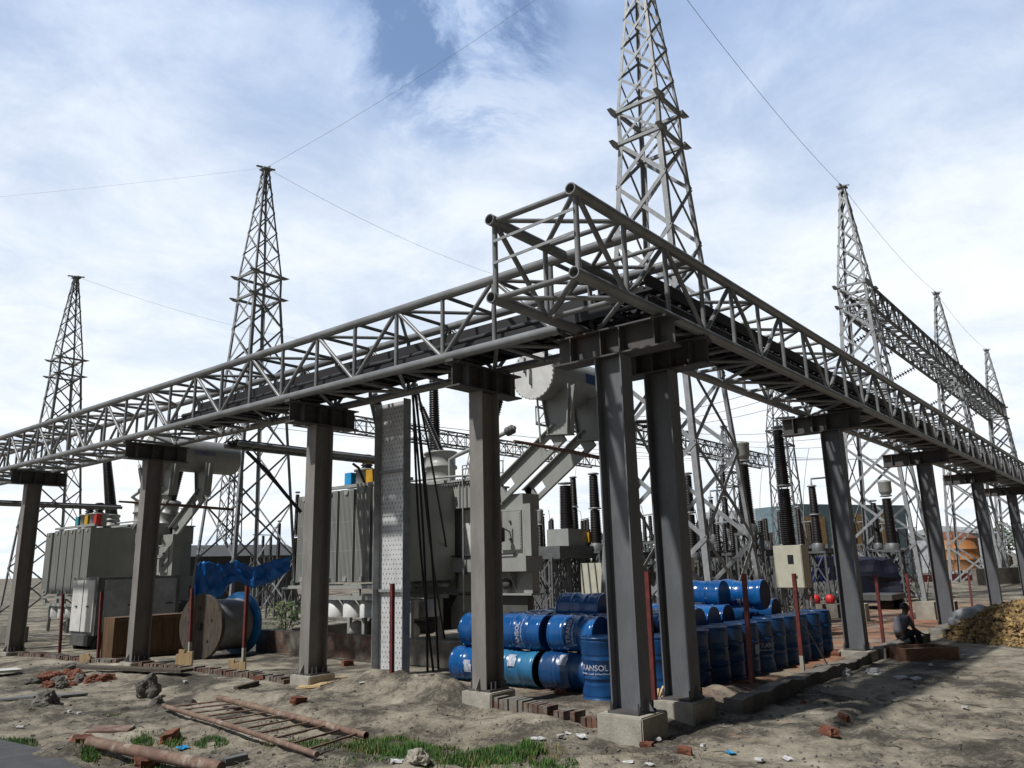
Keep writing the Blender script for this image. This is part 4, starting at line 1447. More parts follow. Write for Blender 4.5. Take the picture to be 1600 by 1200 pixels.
for k in range(1, 11):
    x = xs0 + 0.60 * k
    for lv, zz in ((1, z1), (2, z2)):
        if lv == 1 and k > 3:
            for j, y1 in enumerate((2.98,)):
                lying(x, y1, zz, 'blue drum lying low inside the stack behind the standing row', lett=False, roll=rng.uniform(0, 6))
            continue
        if lv == 1:
            continue
        for j, y1 in enumerate((2.96, 3.90, 4.86) if k < 4 else (2.96, 3.92)):
            if any(abs(P.x - x) < 0.36 and abs(P.y - (y1 + YO - 0.44)) < 0.8 for P in TOPD):
                continue
            nm = ('nearest the standing row', 'one length behind the standing row', 'two lengths behind the standing row')[j]
            lying(x + rng.uniform(-.02, .02), y1, zz, 'blue drum atop the rear stack, %s file from left, %s' % (names[k], nm), lett=(False, 'patch', False, True)[(k + 2 * j) % 4], roll=radians(rng.uniform(20, 150)))
for (P, lab, le) in zip(TOPD, TOPL, ('patch', 'patch', True, False)):
    lying(P.x, P.y + 0.44 - YO, P.z, lab, roll=radians(150), lett=le)
for kk, pr in PROTO.items():
    if kk not in used_proto:
        for c in list(pr.children):
            bpy.data.objects.remove(c)
        bpy.data.objects.remove(pr)

# ---------------------------------------------------------------- kerbs and brick edging
def roughen(o, seg=0.12, amp=0.03, seed=0):
    bm = bmesh.new()
    bm.from_mesh(o.data)
    for _ in range(6):
        le = [e for e in bm.edges if e.calc_length() > seg]
        if not le:
            break
        bmesh.ops.subdivide_edges(bm, edges=le, cuts=1, use_grid_fill=True)
    for v_ in bm.verts:
        p_ = v_.co * 1.0 + V((seed * 7.7, 0, 0))
        k_ = amp * (mn.noise(p_ * 1.6) + 0.6 * mn.noise(p_ * 5.0))
        v_.co.z += k_ - abs(amp * 0.8 * mn.noise(p_ * 2.7))
        v_.co.y += 0.6 * amp * mn.noise(p_ * 3.3 + V((0, 9, 0)))
        v_.co.x += 0.6 * amp * mn.noise(p_ * 3.3 + V((9, 0, 0)))
    bm.to_mesh(o.data)
    bm.free()
    return o



m = MB().box((2.35, 0.24, -0.2), (8.55, 0.50, 0.19))
KB = solo(m, 'concrete_kerb', 'darkconcrete', 'low concrete kerb in front of the standing blue drums', 'kerb', 'concrete kerbs below the right bridge')
roughen(KB, 0.14, 0.045, len(KB.name))
m = MB().box((9.40, 0.20, -0.2), (13.4, 0.52, 0.20))
KB = solo(m, 'concrete_kerb', 'darkconcrete', 'low concrete kerb on which the person sits', 'kerb', 'concrete kerbs below the right bridge')
roughen(KB, 0.14, 0.045, len(KB.name))
m = MB().box((14.9, 0.15, -0.2), (17.1, 0.55, 0.16))
KB = solo(m, 'concrete_kerb', 'darkconcrete', 'low concrete kerb between the seated person and the heap', 'kerb', 'concrete kerbs below the right bridge')
roughen(KB, 0.14, 0.045, len(KB.name))


def brick_row(p0, p1, label, h=0.11, seed=1, skip=0.1):
    rng = random.Random(seed)
    p0, p1 = V(p0), V(p1)
    d = (p1 - p0).normalized()
    s_ = V((-d.y, d.x, 0))
    u, ln = 0.0, (p1 - p0).length
    m = MB()
    while u < ln:
        if rng.random() > skip:
            c = p0 + d * u
            z = gh(c.x, c.y)
            j = rng.uniform(-0.015, 0.015)
            a = c + s_ * j + V((0, 0, z + h / 2 - 0.02 + rng.uniform(-.012, .012)))
            m.bar(a - s_ * 0.12, a + s_ * 0.12, 0.072, h + 0.04)
        u += 0.088
    solo(m, 'brick_edging', 'oldbrick', label, 'brick edging', 'brick edging along the left bridge')


brick_row((0.55, 1.35, 0), (0.62, 3.05, 0), 'row of upright bricks edging the yard between the two nearest columns', 0.13, 1, 0.06)
brick_row((0.60, 8.0, 0), (0.60, 13.4, 0), 'half buried brick edging in front of the cable reel', 0.09, 2, 0.04)
brick_row((0.60, 14.5, 0), (0.60, 20.3, 0), 'half buried brick edging in front of the white cabin', 0.09, 3, 0.15)

# ---------------------------------------------------------------- red fence posts


def fence_post(px, py0, py1, ax, v, label, lean=0.0, white=False):
    b_ = on(px + lean, py1, ax, v)
    a = on(px, py0, ax, v)
    a.x, a.y = b_.x + (a.x - b_.x) * 0.4, b_.y + (a.y - b_.y) * 0.4
    b_.z -= 0.10
    T = thing('fence_post', label, 'fence post', b_, 'red steel fence posts')
    m = MB().angle(b_.lerp(a, 0.18 if white else 0.0), a, 0.062, 0.009, (1, 0, 0), (0, 1, 0))
    m.build('angle_bar', 'redpost', T)
    if white:
        MB().angle(b_, b_.lerp(a, 0.18), 0.062, 0.009, (1, 0, 0), (0, 1, 0)).build('bare_foot', 'concrete', T)


fence_post(92, 928, 1018, 0, 0.75, 'red steel fence post left of the white cabin doors')
fence_post(152, 925, 1032, 0, 0.75, 'red steel fence post in front of the white cabin')
fence_post(296, 920, 1014, 0, 0.85, 'red steel fence post left of the wooden reel flange', 0, True)
fence_post(385, 915, 1026, 0, 0.85, 'red steel fence post in front of the cable reel drum', -5, True)
fence_post(612, 912, 1056, 0, 0.95, 'red steel fence post standing in front of the white perforated tray')
fence_post(1014, 893, 1092, 1, 0.95, 'red steel fence post between the two corner columns', 10)
fence_post(1167, 896, 1056, 1, 0.55, 'red steel fence post in front of the standing drums, left one', 9)
fence_post(1244, 896, 1044, 1, 0.55, 'red steel fence post in front of the standing drums, right one with a stay wire', 12, True)
fence_post(1371, 897, 1010, 1, 0.6, 'red steel fence post left of the seated person', 12)
fence_post(1419, 896, 992, 1, 0.6, 'red steel fence post behind the seated person', 11)
fence_post(1488, 905, 975, 1, 0.6, 'red steel fence post behind the white sacks', 5)
fence_post(1517, 897, 960, 1, 0.6, 'red steel fence post at the top of the brick chip heap', 5)
fence_post(1560, 895, 952, 1, 0.6, 'red steel fence post nearest the right edge', 6)
wire([on(1252, 968, 1, .55), on(1294, 1040, 1, .45)], 'thin rusty stay wire beside the right drum row post', 0.012, 0, 3, 'stay_wire', 'stay wires')

# ---------------------------------------------------------------- cable reel, plywood crate, white cabin
RL = thing('cable_reel', 'wooden cable reel with a blue far flange and a grey wound drum', 'cable reel', (2.5, 13.3, 0.06))
rc = V((1.95, 13.42, 0.80))
rax = V((0.95, 0.16, 0.0)).normalized()
for k, (mt_, nm) in enumerate((('wood', 'weathered plank flange'), ('bluereel', 'blue painted flange'))):
    c = rc + rax * (1.12 * k)
    m = MB().lathe([(0.05, -0.05), (0.74, -0.05), (0.75, -0.03), (0.75, 0.03), (0.74, 0.05), (0.05, 0.05)], c, rax, 44, False)
    fl = m.build('flange', mt_, RL, nm)
    if k == 0:
        m = MB()
        m.bar(c - rax * 0.075 - V((0, 0, .07)), c - rax * 0.075 + V((0, 0, .07)), 0.14, 0.05, rax)
        sidev = rax.cross(V((0, 0, 1)))
        for a in range(5):
            p = c - rax * 0.052 + (sidev * cos(a * 1.26 + .4) + V((0, 0, 1)) * sin(a * 1.26 + .4)) * 0.42
            m.lathe([(0.025, 0), (0.025, 0.02)], p, -rax, 8)
        m.build('hub_bolts', 'hole', fl)
prof = []
for i in range(18):
    h = 0.07 + 0.98 * i / 18
    prof += [(0.575, h), (0.60, h + 0.027)]
prof.append((0.575, 1.05))
MB().lathe(prof, rc, rax, 40).build('wound_drum', 'galv', RL)

CR = thing('plywood_crate', 'large brown plywood crate panel standing behind a column', 'crate', (1.9, 15.75, 0.0))
m = MB()
for i in range(14):
    m.box((0.85 + 0.155 * i, 15.50 + (0.01 if i % 2 else 0), -0.05), (0.85 + 0.155 * (i + 1), 16.1, 1.02))
m.build('panel', 'crate', CR)
m = MB()
for z in (0.05, 0.9):
    m.box((0.84, 15.47, z), (3.03, 15.50, z + 0.07))
m.build('batten', 'crate', CR)

WC = thing('white_cabin', 'white double door plant cabin on a wheeled chassis beside the far transformer', 'cabin trailer', (3.2, 20.8, -0.3))
m = MB().box((2.35, 20.05, 0.32), (4.9, 21.75, 1.98))
m.build('cabin_body', 'galvdark', WC)
for y0, y1 in ((20.92, 21.62), (20.14, 20.86)):
    d_ = MB().box((2.30, y0, 0.42), (2.35, y1, 1.90)).build('door', 'white', WC)
    MB().box((2.27, (y0 + y1) / 2 - .06, 1.12), (2.30, (y0 + y1) / 2 + 0.06, 1.16)).build('door_handle', 'trafodark', d_)
for x0, x1 in ((2.55, 3.55), (3.7, 4.75)):
    d_ = MB().box((x0, 20.0, 0.42), (x1, 20.05, 1.90)).build('side_door', 'silver', WC)
    MB().box((x1 - 0.3, 19.97, 1.12), (x1 - .1, 20.0, 1.16)).build('door_handle', 'trafodark', d_)
MB().box((2.3, 20.3, 0.02), (4.9, 21.5, 0.32)).build('chassis', 'trafodark', WC)
for x in (2.75, 4.3):
    for y in (20.25, 21.5):
        MB().lathe([(0.1, -0.1), (0.3, -0.1), (0.34, -0.05), (0.34, 0.05), (0.3, 0.1), (0.1, 0.1)], (x, y, 0.02), (0, 1, 0), 20).build('wheel', 'tyre', WC)

# ---------------------------------------------------------------- switchyard equipment behind


def support_frame(m, c, half, z0, z1, leg=0.07, br=0.05):
    x, y = c
    for sx in (-1, 1):
        for sy in (-1, 1):
            m.bar((x + sx * half, y + sy * half, z0), (x + sx * half, y + sy * half, z1), leg, leg)
    n = max(1, int((z1 - z0) / 1.0))
    for i in range(n):
        a, b_ = z0 + (z1 - z0) * i / n, z0 + (z1 - z0) * (i + 1) / n
        for sg in (-1, 1):
            for fl in (0, 1):
                za, zb_ = (a, b_) if fl else (b_, a)
                m.bar((x + sg * half, y - half, za), (x + sg * half, y + half, zb_), br, 0.012, (1, 0, 0))
                m.bar((x - half, y + sg * half, za), (x + half, y + sg * half, zb_), br, 0.012, (0, 1, 0))
    return m


def equipment(px, py_bot, py_top, D, label, rad=0.17, stages=1, head=None, frame=True, half=0.32, base=True, lean=0.0, cat='post insulator', group='switchyard insulator posts', name='insulator_post'):
    rad *= 0.84
    b_ = dep(px, py_bot, D)
    a = dep(px + lean, py_top, D)
    zt = a.z
    b_ = V((b_.x, b_.y, b_.z))
    T = thing(name, label, cat, (b_.x, b_.y, 0), group)
    h = zt - b_.z
    hs = h / stages
    for i in range(stages):
        r = rad * (1.0 - 0.12 * i)
        MB().lathe(shed_profile(r * 1.05, r * 0.86, hs * 0.93, 0.06, 1.2), b_ + V((0, 0, hs * i)), (0, 0, 1), 14).build('porcelain_stack', 'porc', T)
        MB().lathe([(r * 0.6, 0), (r * 1.25, 0.02), (r * 1.25, 0.06), (r * 0.9, 0.08)], b_ + V((0, 0, hs * (i + 1) - 0.08)), (0, 0, 1), 14).build('flange', 'galv', T)
    if head == 'tank':
        MB().lathe([(rad * 0.9, 0), (rad * 1.25, 0.10), (rad * 1.35, 0.16), (rad * 1.35, 0.52), (rad * 1.42, 0.55), (rad * 1.42, 0.6), (rad * 0.6, 0.66)], b_ + V((0, 0, h)), (0, 0, 1), 18).build('head_tank', 'trafo', T)
    elif head == 'bar':
        MB().tube([b_ + V((0, 0, h)), b_ + V((0, 0, h + 0.25)), b_ + V((0.5, -0.4, h + 0.30))], 0.04, 6).build('terminal_bar', 'galv', T)
    if base:
        MB().lathe([(rad * 1.5, -0.32), (rad * 1.5, -0.08), (rad * 1.1, 0.0)], b_, (0, 0, 1), 14).build('base_casting', 'galvdark', T)
    if frame:
        support_frame(MB(), (b_.x, b_.y), half, -0.1, b_.z - 0.32).build('support_frame', 'galvdark', T)
        MB().box((b_.x - half - .05, b_.y - half - .05, b_.z - 0.40), (b_.x + half + .05, b_.y + half + .05, b_.z - 0.32)).build('top_plate', 'galvdark', T)
    return T


equipment(1234, 852, 658, 24.0, 'tallest dark two stage insulator post above the cream control cabinet', 0.21, 2, 'bar', half=0.4)
equipment(1168, 818, 716, 27.0, 'dark insulator post topped by a white cylindrical head', 0.26, 1, 'tank')
equipment(1066, 872, 700, 27.0, 'thick dark insulator post seen just right of the second corner column', 0.27, 2)
equipment(1083, 862, 735, 29.0, 'dark insulator post touching the near tower leg on its left', 0.2, 2)
equipment(1136, 826, 722, 34.0, 'slender dark post with side arms framed by the tower legs', 0.15, 2, 'bar')
equipment(1115, 835, 775, 34.0, 'short thin dark post left of the slender one between the tower legs', 0.11, 1, 'bar')
equipment(1278, 848, 756, 30.0, 'dark insulator post left of the drum row end column', 0.19, 2, 'bar')
equipment(1252, 850, 790, 33.0, 'thin dark post right of the tallest one', 0.12, 1)
equipment(1222, 850, 795, 34.0, 'thin dark post left of the tallest one', 0.12, 1)
equipment(1394, 848, 772, 34.0, 'dark insulator post with a white head in the right gantry tower', 0.24, 1, 'tank')
equipment(1372, 848, 780, 36.0, 'thin dark post beside the white headed one in the right gantry tower', 0.16, 1)
equipment(886, 828, 752, 30.0, 'thick dark insulator post right of the conservator arms, left one', 0.28, 1, None)
equipment(899, 838, 742, 31.0, 'dark insulator post close right of the thick one by the conservator arms', 0.17, 2)
equipment(932, 848, 736, 30.0, 'dark two stage insulator post just left of the corner column', 0.24, 2)
equipment(845, 858, 818, 34.0, 'small post with a white head low behind the near transformer', 0.14, 1, 'tank')
equipment(850, 858, 802, 36.0, 'thin black rod post low behind the near transformer', 0.09, 1)
equipment(998, 868, 745, 28.0, 'dark insulator post seen in the gap between the corner columns', 0.17, 2)
equipment(460, 905, 765, 33.0, 'dark slim insulator post left of the near transformer radiators', 0.12, 2)
equipment(434, 880, 812, 37.0, 'thin black rod post inside the second left tower', 0.10, 1)

# breaker base platform behind the near transformer
p = dep(893, 850, 30.0)
T = thing('breaker_platform', 'pale breaker base box on a lattice platform right of the near transformer', 'equipment platform', (p.x, p.y, 0))
MB().box((p.x - 0.9, p.y - 0.5, p.z - 0.1), (p.x + 0.6, p.y + 0.5, p.z + 0.55)).build('base_box', 'trafo', T)
MB().box((p.x + 0.3, p.y - 0.62, p.z + 0.05), (p.x + 0.8, p.y - 0.5, p.z + 0.42)).build('dial_box', 'yellow', T)
MB().box((p.x - 1.9, p.y - 0.8, p.z - 0.55), (p.x + 2.6, p.y + 0.8, p.z - 0.1)).build('platform_beam', 'galvdark', T)
m = MB()
for dx in (-1.5, 0.4, 2.2):
    support_frame(m, (p.x + dx, p.y), 0.5, -0.1, p.z - 0.5)
m.build('support_frame', 'galvdark', T)
for (px, py, D, w_, h, lab) in ((938, 910, 27.5, 1.15, 1.35, 'cream control cabinet behind lattice bars left of the corner column'), (1064, 898, 26.0, 0.7, 1.1, 'cream control cabinet right of the second corner column')):
    p = dep(px, py, D)
    T = thing('control_cabinet', lab, 'cabinet', (p.x, p.y, 0), 'cream control cabinets')
    MB().box((p.x - .35, p.y - w_ / 2, p.z - h / 2), (p.x + .35, p.y + w_ / 2, p.z + h / 2)).build('case', 'cream', T)
    support_frame(MB(), (p.x, p.y), 0.3, -0.1, p.z - h / 2).build('support_frame', 'galvdark', T)
    m = MB()
    for k in range(4):
        yy = p.y - w_ / 2 + w_ * (k + .5) / 4
        m.bar((p.x - .38, yy, p.z - h / 2), (p.x - .38, yy + .1, p.z + h / 2), 0.03, 0.03)
    m.build('guard_bars', 'galvdark', T)

# near cream cabinet with a window
p = dep(1238, 885, 20.0)
T = thing('control_cabinet', 'cream control cabinet with a dark window, mounted high behind the standing drums', 'cabinet', (p.x, p.y, 0), 'cream control cabinets')
cw, chh = 0.74, 1.06
fdir = V((-1.0, 0.06, 0)).normalized()
sd = V((-fdir.y, fdir.x, 0))


def obox(m, c, w_, d_, h, f, s_):
    c, f, s_ = V(c), V(f), V(s_)
    P = [c - s_ * w_ / 2 - f * d_ / 2, c + s_ * w_ / 2 - f * d_ / 2, c + s_ * w_ / 2 + f * d_ / 2, c - s_ * w_ / 2 + f * d_ / 2]
    P = [q - V((0, 0, h / 2)) for q in P]
    return m.prism(P, (0, 0, h))


obox(MB(), p, cw, 0.45, chh, fdir, sd).build('case', 'cream', T)
dr_ = obox(MB(), p + fdir * 0.235, cw - 0.03, 0.02, chh - 0.03, fdir, sd).build('door', 'cream', T)
obox(MB(), p + fdir * 0.25 + V((0, 0, 0.18)) + sd * 0.08, 0.15, 0.012, 0.22, fdir, sd).build('window', 'glass', dr_)
obox(MB(), p + fdir * 0.25 - V((0, 0, 0.25)) + sd * 0.2, 0.035, 0.02, 0.06, fdir, sd).build('handle', 'trafodark', dr_)
m = MB()
for sg in (-1, 1):
    m.bar(p + sd * sg * 0.3 - V((0, 0, p.z + 0.1)), p + sd * sg * 0.3 - V((0, 0, chh / 2)), 0.07, 0.07)
    m.bar(p + sd * sg * 0.3 - V((0, 0, p.z)), p - sd * sg * 0.3 - V((0, 0, chh / 2)), 0.05, 0.02)
m.build('stand', 'galvdark', T)

# long girders and extra frames across the switchyard, in the middle distance
p = dep(1250, 872, 28)
for (pa, pb, lab) in (((1000, 868, 30), (1320, 852, 34), 'horizontal steel girder carrying the insulator posts behind the drums'), ((1000, 900, 31), (1320, 884, 35), 'lower horizontal girder behind the blue drums')):
    a, b_ = dep(*pa), dep(*pb)
    b_.z = a.z
    solo(MB().ibeam(a, b_, 0.2, 0.28, 0.03, 0.03), 'steel_girder', 'galvdark', lab, 'girder', 'girders of the switchyard')


def far_frame(px, D, zt, half, label):
    p = dep(px, 880, D)
    m = support_frame(MB(), (p.x, p.y), half, -0.2, zt, 0.09, 0.06)
    solo(m, 'lattice_support', 'galvdark', label, 'lattice support', 'low lattice supports of the switchyard')


for px, D, zt, lab in ((855, 32, 2.2, 'low lattice support just right of the near transformer'), (905, 33, 2.3, 'low lattice support left of the corner column'), (1012, 32, 2.4, 'low lattice support between the corner columns'),
                       (1100, 33, 2.4, 'low lattice support left of the near tower'), (1150, 34, 2.5, 'low lattice support inside the near tower'), (1205, 33, 2.5, 'low lattice support left of the cream cabinet'),
                       (1285, 36, 2.6, 'low lattice support right of the cream cabinet'), (1350, 38, 2.6, 'low lattice support inside the right gantry tower'), (1415, 40, 2.6, 'low lattice support left of the rusty tank')):
    far_frame(px, D, zt, 0.45, lab)

# disconnectors: three posts on a lattice portal
def disconnector(px, py, D, label, h=1.15, w_=1.5, th=0.6):
    p = dep(px, py, D)
    T = thing('disconnector', label, 'disconnector', (p.x, p.y, 0), 'switchyard disconnectors')
    d = V((cos(th), sin(th), 0))
    m = MB()
    for sg in (-1, 1):
        c = p + d * sg * w_ * 0.42
        support_frame(m, (c.x, c.y), 0.18, -0.1, p.z - 0.1, 0.06, 0.04)
    m.build('support_frame', 'galvdark', T)
    MB().bar(p - d * (w_ * .6) - V((0, 0, .05)), p + d * (w_ * .6) - V((0, 0, .05)), 0.14, 0.12).build('crossbeam', 'galvdark', T)
    for k in (-1, 0, 1):
        MB().lathe(shed_profile(0.085, 0.07, h, 0.07, 1.4), p + d * (k * w_ * .5), (0, 0, 1), 10).build('porcelain_post', 'porc', T)
    MB().tube([p - d * (w_ * .65) + V((0, 0, h + .04)), p + d * (w_ * .65) + V((0, 0, h + .06))], 0.03, 6).build('blade', 'galv', T)
    MB().tube([p + d * (w_ * .5) + V((0, 0, h)), p + d * (w_ * .6) + V((0.1, 0.1, h + .5)), p + d * (w_ * .9) + V((0.2, 0.2, h + .62))], 0.018, 5).build('jumper', 'wire', T)


for px, py, D, lab in ((862, 850, 38, 'disconnector low behind the near transformer, right side'), (915, 846, 42, 'disconnector behind the conservator arms'), (968, 852, 36, 'disconnector hidden behind the corner column'), (1018, 846, 35, 'disconnector between the two corner columns'),
                       (1080, 850, 38, 'disconnector left of the near tower leg'), (1112, 842, 44, 'disconnector between the near tower legs, left'), (1150, 850, 38, 'disconnector between the near tower legs, right'), (1196, 846, 41, 'disconnector right of the near tower'),
                       (1226, 862, 36, 'disconnector behind the cream windowed cabinet'), (1268, 852, 40, 'disconnector left of the drum row end column'), (1338, 850, 44, 'disconnector in the left half of the right gantry tower'), (1378, 852, 44, 'disconnector in the right half of the right gantry tower'),
                       (1418, 856, 48, 'disconnector left of the rusty tank'), (1550, 862, 52, 'disconnector right of the rusty tank'), (880, 858, 52, 'smaller far disconnector under the conservator arms'), (940, 860, 54, 'smaller far disconnector left of the corner column'), (1000, 858, 52, 'smaller far disconnector between the corner columns'),
                       (1064, 858, 54, 'smaller far disconnector right of the second corner column'), (1096, 862, 30, 'nearer disconnector behind the near tower leg'), (1135, 864, 31, 'nearer disconnector inside the tall tower'), (1182, 862, 31, 'nearer disconnector at the right leg of the tall tower'), (1206, 858, 56, 'smaller far disconnector right of the tall tower'), (1400, 862, 37, 'nearer disconnector right of the gantry tower'), (410, 868, 46, 'disconnector below the second left tower')):
    disconnector(px, py, D, lab, th=0.35 + 0.9 * ((px * 7) % 10) / 10)
p = dep(985, 908, 40)
for px0, px1, py, D, lab in ((985, 1240, 915, 40, 'dark low relay kiosk row behind the blue drums'), (1300, 1420, 905, 46, 'dark low kiosk row inside the right gantry tower'), (840, 935, 905, 42, 'dark low kiosk row right of the near transformer')):
    a, b_ = dep(px0, py, D), dep(px1, py, D)
    T = thing('relay_kiosk_row', lab, 'kiosk', (a.x, a.y, 0), 'low relay kiosks')
    n_ = 7
    for i in range(n_):
        q0, q1 = a.lerp(b_, (i + .06) / n_), a.lerp(b_, (i + .94) / n_)
        hh = 1.25 + 0.25 * ((i * 3) % 4) / 4
        m = MB().prism([V((q0.x, q0.y, -0.1)), V((q1.x, q1.y, -0.1)), V((q1.x + .5, q1.y + .5, -0.1)), V((q0.x + .5, q0.y + .5, -0.1))], (0, 0, hh))
        m.build('kiosk', ('galvdark', 'trafodark', 'cream', 'trafodark')[i % 4] if i % 3 else 'trafodark', T)

# far gantries
box_lattice('lattice_beam', 'far lattice gantry beam seen above the near transformer', 'lattice beam', (24, 41, 12.0), (62, 41, 12.0), 1.2, 1.1, 1.1, 0.11, 0.07, 'far gantry beams', 'galvdark')
box_lattice('lattice_beam', 'far lattice gantry beam seen behind the tall tower legs', 'lattice beam', (30, 24, 10.6), (66, 24, 10.6), 1.2, 1.1, 1.1, 0.11, 0.07, 'far gantry beams', 'galvdark')
for i, (px, D, zt, lab) in enumerate(((1240, 52, 15.5, 'thin lattice mast left of the tallest insulator post'), (1062, 66, 19.0, 'thin far lattice mast beside the second corner column'), (355, 74, 20.0, 'faint lattice mast half hidden behind the second left tower'),
                                      (745, 62, 12.6, 'far lattice mast behind the near transformer cover'), (1150, 58, 12.0, 'far lattice mast inside the tall tower'))):
    p = dep(px, 890, D)
    tower(p.x, p.y, lab, peak=zt, arm=zt * 0.62, leg=0.12, br=0.075, base_half=0.95, gus=False, group='distant lattice masts', matn='galvdark')
for i, x in enumerate((36, 38.5, 41, 45)):
    insulator_string((x, 23.3, 11.6), (x - 0.5, 21.2, 11.3), 'dark horizontal insulator string tied to the far gantry beam behind the tall tower', 'insulator strings of the far beam', 0.15)
for i in range(4):
    wire([V((20, 30 + 7 * i, 10.5 + i)), V((90, 12 + 7 * i, 12.5 + i * .6))], 'faint far line wire crossing the bright sky behind the yard', 0.02, 1.0, 14, 'line_wire', 'faint far line wires')

for i, (px, D) in enumerate(((1128, 44), (1150, 46), (1196, 48), (1210, 45), (1264, 47), (1300, 50), (905, 56), (960, 56), (790, 58), (745, 60), (1040, 46))):
    a, b_ = dep(px, 700, D), dep(px + (12 if i % 2 else -6), 830, D - 3)
    mid = a.lerp(b_, .5) + V((0.5 if i % 2 else -0.4, 0.3, -0.4))
    pts = []
    for k in range(13):
        f = k / 12
        pts.append(a * (1 - f) ** 2 + mid * (2 * f * (1 - f)) + b_ * f * f)
    wire(pts, 'thin dropper wire hanging from the far gantry beams to the posts', 0.016, 0, 3, 'dropper_wire', 'dropper wires of the far gantries')
for i in range(6):
    x = (36, 38.5, 41, 45, 50, 55)[i]
    wire([V((x - 0.6, 21.0, 11.2)), V((x - 1.0, 6.4, 12.9 if i < 3 else 11.0))], 'sagging conductor strung between the right gantry and the far beam', 0.018, 0.7, 14, 'conductor', 'conductors strung across the yard')

# ---------------------------------------------------------------- far buildings, tank, tarpaulins
def building(label, a, b_, depth, h, m, name='storage_building', roof=None, panels=(), panelm='ochre', z0=-0.5):
    a, b_ = V((a.x, a.y, z0)), V((b_.x, b_.y, z0))
    d = (b_ - a).normalized()
    n = V((-d.y, d.x, 0))
    if n.dot(view) < 0:
        n = -n
    T = thing(name, label, 'building', a.lerp(b_, .5))
    MB().prism([a, b_, b_ + n * depth, a + n * depth], (0, 0, h - z0)).build('wall', m, T)
    if roof:
        e = 0.4
        A = [a - d * e - n * e, b_ + d * e - n * e, b_ + d * e + n * (depth + e), a - d * e + n * (depth + e)]
        A = [V((q.x, q.y, h)) for q in A]
        mid1, mid2 = (A[0] + A[3]) / 2 + V((0, 0, roof)), (A[1] + A[2]) / 2 + V((0, 0, roof))
        mb = MB().add(A + [mid1, mid2], [(0, 1, 5, 4), (2, 3, 4, 5), (0, 4, 3), (1, 2, 5), (0, 3, 2, 1)])
        mb.build('roof', 'darkroof' if m != 'silver' else 'silver', T)
    L_ = (b_ - a).length
    for u0, u1, v0, v1 in panels:
        P = [a + d * L_ * u0 + V((0, 0, v0 - z0)), a + d * L_ * u1 + V((0, 0, v0 - z0)), a + d * L_ * u1 + V((0, 0, v1 - z0)), a + d * L_ * u0 + V((0, 0, v1 - z0))]
        MB().prism([q - n * 0.06 for q in P], n * 0.05).build('wall_panel', panelm, T)
    return T


D = 75
building('blue grey industrial hall with ochre wall panels behind the drum row', dep(1256, 880, 74), dep(1425, 874, 80), 6, 7.1, 'roofgrey', 'industrial_hall', None,
         [(0.03, 0.22, 2.4, 5.9), (0.45, 0.60, 2.6, 6.2), (0.74, 0.84, 2.6, 6.4)])
building('pale silver clad block left of the industrial hall', dep(1205, 880, 85), dep(1236, 880, 88), 8, 7.5, 'silver', 'silver_block')
building('dark low roofed shed seen below the second left tower', dep(285, 905, 52), dep(465, 900, 56), 9, 3.1, 'darkroof', 'low_shed', 0.9)
building('grey gabled house left of the rusty tank', dep(1408, 880, 95), dep(1440, 878, 98), 8, 4.0, 'silver', 'gabled_house', 1.8)
building('pale blue grey shed right of the rusty tank', dep(1535, 872, 85), dep(1575, 870, 92), 8, 4.2, 'silver', 'pale_shed', 1.0)
p = dep(1494, 890, 70)
T = thing('rusty_storage_tank', 'rusty orange cylindrical tank on legs with a domed roof', 'tank', (p.x, p.y, 0))
R_ = 2.05
MB().lathe([(R_, 0), (R_, 0.9), (R_ + .03, 0.92), (R_, 0.95), (R_, 1.8), (R_ + .03, 1.82), (R_, 1.85), (R_, 2.75)], (p.x, p.y, 0.6), (0, 0, 1), 40).build('shell', 'rust', T)
MB().lathe([(R_ + 0.05, 0), (R_ * 0.75, 0.4), (R_ * 0.4, 0.62), (0.02, 0.7)], (p.x, p.y, 3.35), (0, 0, 1), 40).build('dome_roof', 'brick', T)
m = MB()
for k in range(8):
    a = 2 * pi * k / 8
    m.bar((p.x + R_ * .9 * cos(a), p.y + R_ * .9 * sin(a), -0.3), (p.x + R_ * .9 * cos(a), p.y + R_ * .9 * sin(a), 0.6), 0.3, 0.3)
m.build('tank_legs', 'silver', T)
a, b_ = dep(1395, 930, 55), dep(1640, 922, 60)
solo(MB().prism([V((a.x, a.y, -0.4)), V((b_.x, b_.y, -0.4)), V((b_.x + .3, b_.y + .3, -0.4)), V((a.x + .3, a.y + .3, -0.4))], (0, 0, 1.0)), 'red_boundary_wall', 'redwall', 'long dark red boundary wall below the rusty tank', 'wall')
a, b_ = dep(1530, 925, 48), dep(1680, 915, 52)
solo(MB().prism([V((a.x, a.y, -0.4)), V((b_.x, b_.y, -0.4)), V((b_.x + .3, b_.y + .3, -0.4)), V((a.x + .3, a.y + .3, -0.4))], (0, 0, 1.5)), 'grey_boundary_wall', 'darkconcrete', 'grey concrete wall at the far right edge behind the heap', 'wall')


